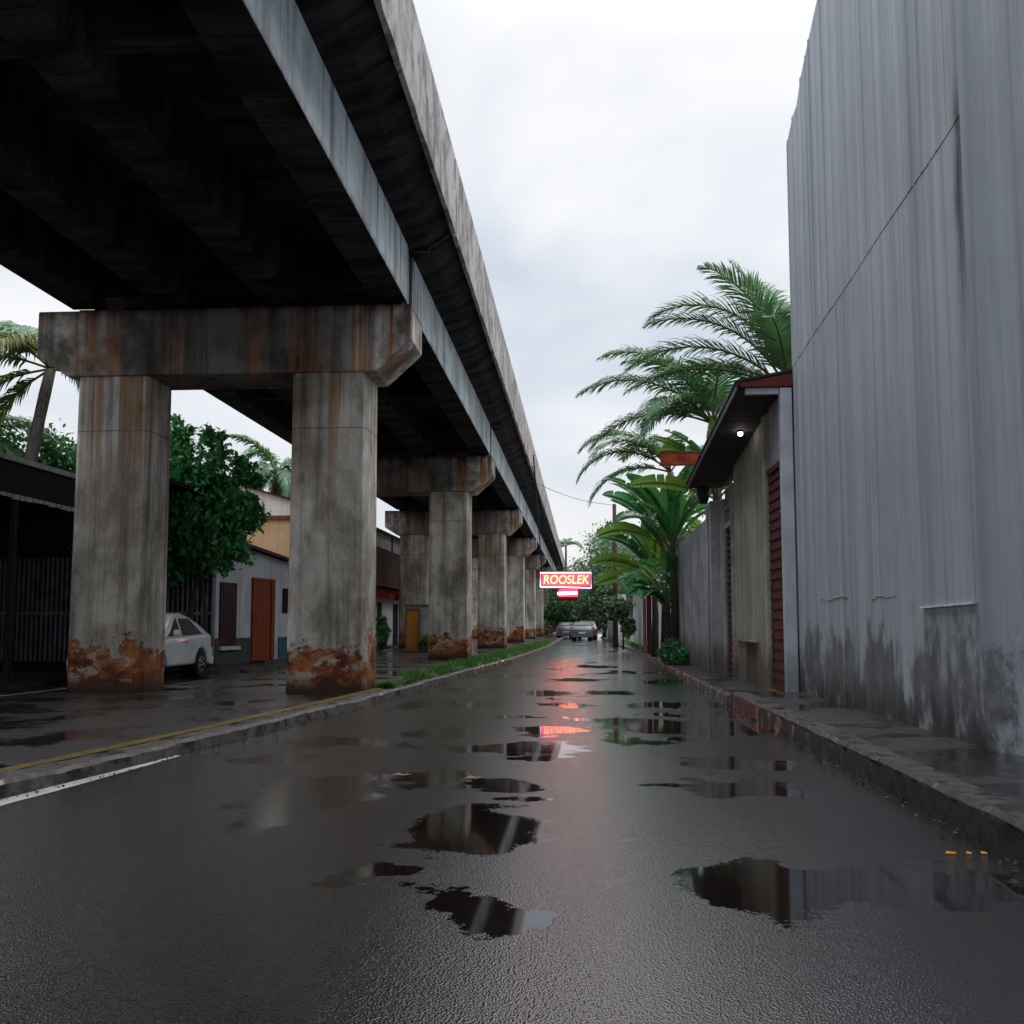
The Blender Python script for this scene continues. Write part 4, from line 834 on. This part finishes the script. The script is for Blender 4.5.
palm('palm with arching crown standing behind the orange building', (-14.7, 46, 0), 8.5, (.3, 0), ring(13, 9, (-10, 80), (60, 130), (2.4, 3.2)), 7, n=54, leaf=.85, yellow=(3,), hang=.5, wid=.10)
palm('small distant palm peeping past the end of the viaduct', (-2.0, 128, 0), 11.2, (0, 0), ring(9, 11, (0, 60), (80, 120), (2.6, 3.4)), 8, n=24, leaf=.9, wid=.12)

# street tree in front of the white house
tree('street_tree', 'dark green broadleaf street tree with twin trunks beside the white hatchback', (-10.9, 26.0, .15),
     [([(-.1, -.6, 0), (-.2, -.5, 1.4), (-.4, -.3, 2.8)], .17), ([(.6, -.6, 0), (.7, -.6, 1.2), (.9, -.4, 2.6)], .15), ([(1.15, -.7, 0), (1.2, -.7, 1.5), (.9, -.5, 2.9)], .10)],
     [(-.6, 0, 4.6, 1.5, 1.2, 1.2), (.6, -.3, 4.9, 1.2, 1.1, 1.0), (1.1, -.5, 3.8, 1.1, .9, .9), (-.7, -.6, 3.3, 1.2, .9, .8), (-.2, 0, 6.0, .8, .7, .6), (1.0, 0, 6.0, .42, .4, .55), (2.2, -.5, 4.1, .75, .6, .5), (-1.2, .2, 5.9, .6, .6, .5), (.3, -.5, 3.0, 1.2, .7, .7), (1.7, -.7, 3.0, .7, .5, .5), (1.9, -.2, 5.0, .5, .5, .5)],
     19000, .20, M['leaf'], 31, sub=36, subr=.33, hollow=.35)
tree('leafy_tree', 'bright leafy treetop showing over the roof of the black open shed', (-15.2, 29, 0), [([(0, 0, 0), (0, 0, 3), (.1, 0, 5.2)], .16)],
     [(-1.5, 0, 6.3, 1.5, 1, .8), (.6, 0, 6.1, 1.4, 1, .75), (2.2, 0, 6.0, 1.0, .8, .8), (-3.4, 0, 6.6, 1.4, 1, 1)], 6500, .2, M['leaf'], 32)
# backdrop trees on the left, closing the gaps between buildings
for i, (x, y, h, r_) in enumerate([(-15.5, 35, 3.6, 2.0), (-22, 38, 4.6, 2.6), (-12.6, 33, 2.8, 1.3)]):
    tree('garden_tree', ['round garden tree just left of the orange building', 'tall garden tree far behind the black shed', 'low garden tree directly behind the white house'][i], (x, y, 0), [([(0, 0, 0), (0, 0, h*.6), (.1, 0, h)], .14)],
         [(0, 0, h, r_, r_, r_*.7), (r_*.5, -.3, h*.75, r_*.8, r_*.8, r_*.6)], 4500, .2, M['leafdark'], 40+i, 'garden trees')
# trees closing the end of the street
far = [(-4.5, 118, 5.0, 4.2, 3.6, 'leafdark'), (1.2, 112, 5.6, 4.0, 3.6, 'leafpale'), (4.2, 96, 7.2, 3.4, 3.6, 'leafdark'), (2.0, 92, 4.0, 2.2, 2.2, 'leafpale'), (6.0, 84, 6.4, 3.2, 3.2, 'leafpale'), (-1.2, 104, 2.8, 2.6, 2.0, 'leafdark'), (7.2, 72, 6.2, 3.0, 3.0, 'leafdark'), (3.4, 106, 9.4, 3.2, 2.6, 'leafpale'), (-9, 125, 6, 5, 4, 'leafdark'), (12, 110, 7, 5, 4.5, 'leafdark')]  # leafpale: distance haze put into the leaf colour of far trees
flab = ['dark tree furthest left at the end of the street under the viaduct', 'pale grey-green tree centred behind the far cars', 'tall dark tree to the right of the far cars', 'low pale bush-like tree close behind the far cars', 'pale tree behind the utility pole', 'low dark tree behind the silver car', 'dark tree rising over the white building roof',
        'tallest pale tree at the end of the street, showing above the neon sign', 'wide dark tree hidden largely behind the last viaduct columns', 'wide dark tree far right beyond the white building']
for i, (x, y, h, r_, rz_, m_) in enumerate(far):
    tree('street_end_tree', flab[i], (x, y, 0), [([(0, 0, 0), (.2, 0, h*.5), (.1, 0, h)], .22)], [(0, 0, h, r_, r_*.8, rz_*.75), (r_*.5, -.5, h*.7, r_*.7, r_*.7, rz_*.5), (-r_*.5, -.3, h*.75, r_*.7, r_*.7, rz_*.5), (0, -.6, h*.42, r_*.8, r_*.6, rz_*.45)], 6500, .34, M[m_], 60+i, 'trees closing the end of the street', sub=22, subr=.35)

# banana plants
def bleaf(par, mat, base, az, e0, droop, L, wd, twist=0, curl=.2, tear=.5):
    b = MB(); K = 22; p = Vector(base); pts = [p.copy()]; T = []
    for i in range(K):
        t = i/K; e = e0-droop*max(0, t-.12)**1.3; dv = Vector((math.cos(az)*math.cos(e), math.sin(az)*math.cos(e), math.sin(e))); p = p+dv*L/K; pts.append(p.copy()); T.append(dv)
    T.append(T[-1]); rr = random.Random(int(az*1000)+int(L*977)); side0 = Vector((-math.sin(az), math.cos(az), 0)); i0 = 4
    for sg in (-1, 1):
        for i in range(i0, K):
            t0 = (i-i0)/(K-i0); t1 = (i+1-i0)/(K-i0); torn = rr.random() < tear*.5
            q = []
            for ii, t in ((i, t0), (i+1, t1)):
                wv = wd*.5*(math.sin(math.pi*min(1, .06+t*.94))**.55) if t < 1 else .0
                nv = side0.cross(T[ii]).normalized(); sd_ = (side0*math.cos(twist)+nv*math.sin(twist)); nn = (nv*math.cos(twist)-side0*math.sin(twist))
                wv2 = wv*(.93+.1*rr.random()); fold = -curl*wv2
                mid = pts[ii]+sd_*sg*wv2*.55+nn*abs(curl)*wv2*.35; end = pts[ii]+sd_*sg*wv2+nn*fold+T[ii]*wv2*.12; q.append((pts[ii], mid, end))
            if torn: q[1] = (q[1][0], q[1][1]-T[i]*.012, q[1][2]-T[i]*.05-Vector((0, 0, .03)))
            b.face([q[0][0], q[1][0], q[1][1], q[0][1]]); b.face([q[0][1], q[1][1], q[1][2], q[0][2]])
    me = b.build('leaf', mat, par, smooth=False, fix=False); bm = bmesh.new(); bm.from_mesh(me.data); bmesh.ops.remove_doubles(bm, verts=bm.verts, dist=.004); bm.to_mesh(me.data); bm.free(); me.data.polygons.foreach_set('use_smooth', [True]*len(me.data.polygons))
    r_ = MB(); r_.tube(pts[:-2], [.032*(1-.9*i/K)+.004 for i in range(K-1)], 6); r_.build('midrib', M['rach'], me, smooth=True)
def banana(label, loc, H, leaves, seed, light=()):
    root = empty('banana_plant', label, 'banana plant', loc, 0, 'banana plants by the grey fence'); b = MB(); b.tube([(0, 0, 0), (.05, 0, H*.5), (0, 0, H)], [.15, .12, .07], 10); b.build('stem', M['stem'], root, smooth=True)
    for i, (az, e0, dr_, L, wd, tw, lt) in enumerate(leaves): bleaf(root, M['bananal'] if lt else M['banana'], (0, 0, H*random.uniform(.88, 1.0)), R(az), R(e0), R(dr_), L, wd, R(tw))
    return root
def bl(n, seed, L=2.5, extra=()):
    q = random.Random(seed); o = []
    for i in range(n):
        az = 360*i/n+q.uniform(-20, 20); e0 = q.choice([82, 76, 70, 62, 52])+q.uniform(-5, 5)
        o.append((az, e0, q.uniform(45, 75)+(85-e0)*1.1, L*q.uniform(.8, 1.1), q.uniform(.58, .78), q.uniform(-25, 25)+(25 if abs(az-180) < 60 else 0), 1 if q.random() < .22 else 0))
    return o+list(extra)
banana('tall banana plant with lime upright leaves just beyond the shed eave', (3.7, 27.6, .1), 5.0, bl(9, 3, 2.3, [(95, 86, 20, 2.6, .62, 70, 1), (182, 24, 50, 2.5, .6, 50, 1), (188, 58, 60, 2.4, .62, 35, 1)]), 1)
banana('dense banana plant with large dark leaves beside the pavement, left of the board fence', (2.85, 31.6, .1), 3.7, bl(12, 5, 2.9, [(184, 78, 60, 3.0, .85, 50, 0), (215, 60, 120, 2.8, .85, 20, 0)]), 2)
banana('short banana sucker with dark leaves touching the fence end', (2.75, 32.4, .1), 1.7, bl(9, 8, 2.3, [(240, 50, 120, 2.2, .8, 0, 0), (200, 60, 110, 2.2, .8, 20, 0)]), 3)
banana('young banana sucker in the gap between the two big banana plants', (3.2, 33.6, .1), 1.7, bl(9, 12, 2.4), 7)
banana('large dark-leaved banana plant filling the gap above the white building', (2.8, 34.6, .1), 4.0, bl(12, 14, 3.0, [(182, 66, 80, 3.0, .85, 40, 0), (196, 30, 80, 2.6, .8, 40, 1)]), 6)
banana('banana plant with lime leaves leaning towards the pole', (2.6, 36.5, .1), 3.0, bl(9, 21, 2.6, [(178, 30, 60, 2.4, .65, 60, 1), (184, 8, 50, 2.2, .6, 55, 1), (186, 62, 90, 2.7, .7, 40, 0)]), 4)
# white blossoms among banana leaves
r = np.random.default_rng(5); P = np.array([2.35, 30.6, 2.75])+r.normal(size=(46, 3))*np.array([.16, .15, .28]); P2 = np.array([2.1, 31.0, 4.6])+r.normal(size=(24, 3))*np.array([.14, .1, .10])
V, F = leafmesh(np.concatenate([P, P2]), .12, 3); o = np_obj('blossom', V, F, M['petal']); tag(o, 'loose white blossoms hanging among the dark banana leaves', 'blossom', kind='stuff')
tree('shrub', 'low mixed shrub at the foot of the banana plants on the pavement edge', (2.45, 30.4, .1), [([(0, 0, 0), (0, 0, .3), (.05, 0, .5)], .03)], [(.15, 0, .35, .32, .4, .28), (.3, .8, .4, .3, .4, .3), (.4, -.7, .3, .25, .4, .22)], 1500, .13, M['leaf'], 81, cat='shrub')
tree('shrub', 'leafy bush spilling beside the white building under its wall lamp', (1.95, 48, .1), [([(0, 0, 0), (0, 0, .8), (.05, 0, 1.4)], .05)], [(0, 0, 1.9, .55, .7, .4), (-.3, 0, 2.1, .55, .6, .35), (.2, 0, 1.0, .35, .5, .5)], 2200, .2, M['leafpale'], 82, cat='shrub')
tree('shrub', 'yellow-green bush beside the meter hut at the foot of the far column', (-6.5, 42.1, .1), [([(0, 0, 0), (0, 0, .2), (.05, 0, .4)], .03)], [(0, 0, .45, .35, .3, .4)], 700, .13, M['bananal'], 83, cat='shrub')
for lab, x, y, s_ in (('potted plant with bright leaves outside the balcony house', -8.9, 44.5, 1.0), ('smaller potted plant on the pavement nearer the hut', -8.55, 42.6, .7)):
    root = empty('potted_plant', lab, 'potted plant', (x, y, .19), 0, 'pots outside the balcony house')
    b = MB(); b.tube([(0, 0, 0), (0, 0, .25*s_), (0, 0, .45*s_), (0, 0, .46*s_)], [.16*s_, .2*s_, .24*s_, .2*s_], 12); b.build('pot', M['pot'], root)
    V, F = leafmesh(clumps([(0, 0, 1.0*s_, .4*s_, .4*s_, .45*s_)], 500, 9), .18, 9); np_obj('foliage', V, F, M['leaf'], root)

# grass strip on the kerb island
r = np.random.default_rng(12); n = 26000
yy = 18.3+(r.random(n)**1.35)*44; kx = np.array([klx(v) for v in yy]); wdt = np.where(yy < 21, .30, np.minimum(.9, .35+.03*(yy-20))); 
dens = np.sin(yy*2.3)+np.sin(yy*5.1+1)+r.normal(size=n)*.8; keep = dens > -.9
yy, kx, wdt = yy[keep], kx[keep], wdt[keep]; n = len(yy); xx = kx-.16-r.random(n)**.8*wdt*(.7+.3*np.sin(yy*3.1)); h = r.uniform(.05, .20, n)*(1+.5*np.sin(yy*1.9))
a = r.uniform(0, 6.28, n); l_ = r.uniform(.02, .16, n); base = np.stack([xx, yy, np.full(n, .10)], 1); wv = np.stack([np.cos(a), np.sin(a), 0*a], 1)*.016; tip = base+np.stack([np.cos(a+1.3)*l_, np.sin(a+1.3)*l_, h], 1); mid = base+(tip-base)*.55+np.array([0, 0, .03])
V = np.stack([base-wv, base+wv, mid+wv*.9, mid-wv*.9, tip+wv*.1, tip-wv*.1], 1).reshape(-1, 3); k = np.arange(n)*6; F = np.concatenate([np.stack([k, k+1, k+2, k+3], 1), np.stack([k+3, k+2, k+4, k+5], 1)])
o = np_obj('grass', V, F, M['grass']); tag(o, 'ragged green grass growing along the kerb beside the columns', 'grass', kind='stuff')
yy = 40+r.random(4200)*48; xx = 2.62+r.random(4200)*.5-.01*(yy-40); pp = np.stack([xx, yy, .2+r.random(4200)*.12], 1); V, F = leafmesh(pp, .12, 4); o = np_obj('ground_cover', V, F, M['grass']); tag(o, 'low weeds along the right kerb in front of the white building', 'weeds', kind='stuff')
# small litter and orange glints
for lab, px, py, mt in (('dry brown leaf lying at the edge of a puddle', 397, 777, 'dry'), ('crumpled pale leaf near the middle puddles', 470, 780, 'dry')):
    x, y = gzf(px, py); b = MB(); b.face([(x-.06, y-.04, .012), (x+.0, y-.09, .03), (x+.08, y+.0, .014), (x+.0, y+.08, .028)]); b.face([(x+.05, y-.02, .012), (x+.10, y-.05, .03), (x+.13, y+.03, .014), (x+.07, y+.05, .025)]); tag(b.build('fallen_leaf', M[mt], fix=False), lab, 'leaf')
for lab, px, s_ in (('largest orange glint, made as a solid fleck on wet asphalt by the right kerb', 951, .035), ('middle small orange glint, made as a solid fleck on the asphalt by the right kerb', 969, .016), ('orange glint made as a solid fleck nearest the right kerb face', 984, .02)):
    x, y = gzf(px, 854); b = MB(); b.hexa([(x-s_, y-.012, .004), (x+s_*.6, y-.02, .004), (x+s_, y+.012, .004), (x-s_*.5, y+.02, .004), (x-s_, y-.01, .009), (x+s_*.6, y-.016, .014), (x+s_, y+.012, .008), (x-s_*.5, y+.018, .013)]); tag(b.build('orange_glint', M['oglint']), lab, 'petal', 'orange glints by the right kerb')  # unidentified orange glints on the road, put in as flat coloured flecks

r = np.random.default_rng(77); n = 900; yy = 3+r.random(n)**1.3*30; side = r.random(n) < .55
xx = np.where(side, 2.36-np.abs(r.normal(size=n))*.10, np.array([klx(v) for v in yy])+.04+np.abs(r.normal(size=n))*.14)
V, F = leafmesh(np.stack([xx, yy, np.full(n, .012)], 1), .035, 5, 3., 1.3); V[:, 2] = np.clip(V[:, 2], .004, .022)
o = np_obj('gutter_grit', V, F, M['dry2']); tag(o, 'grit and leaf scraps washed along both kerbs', 'grit', kind='stuff')
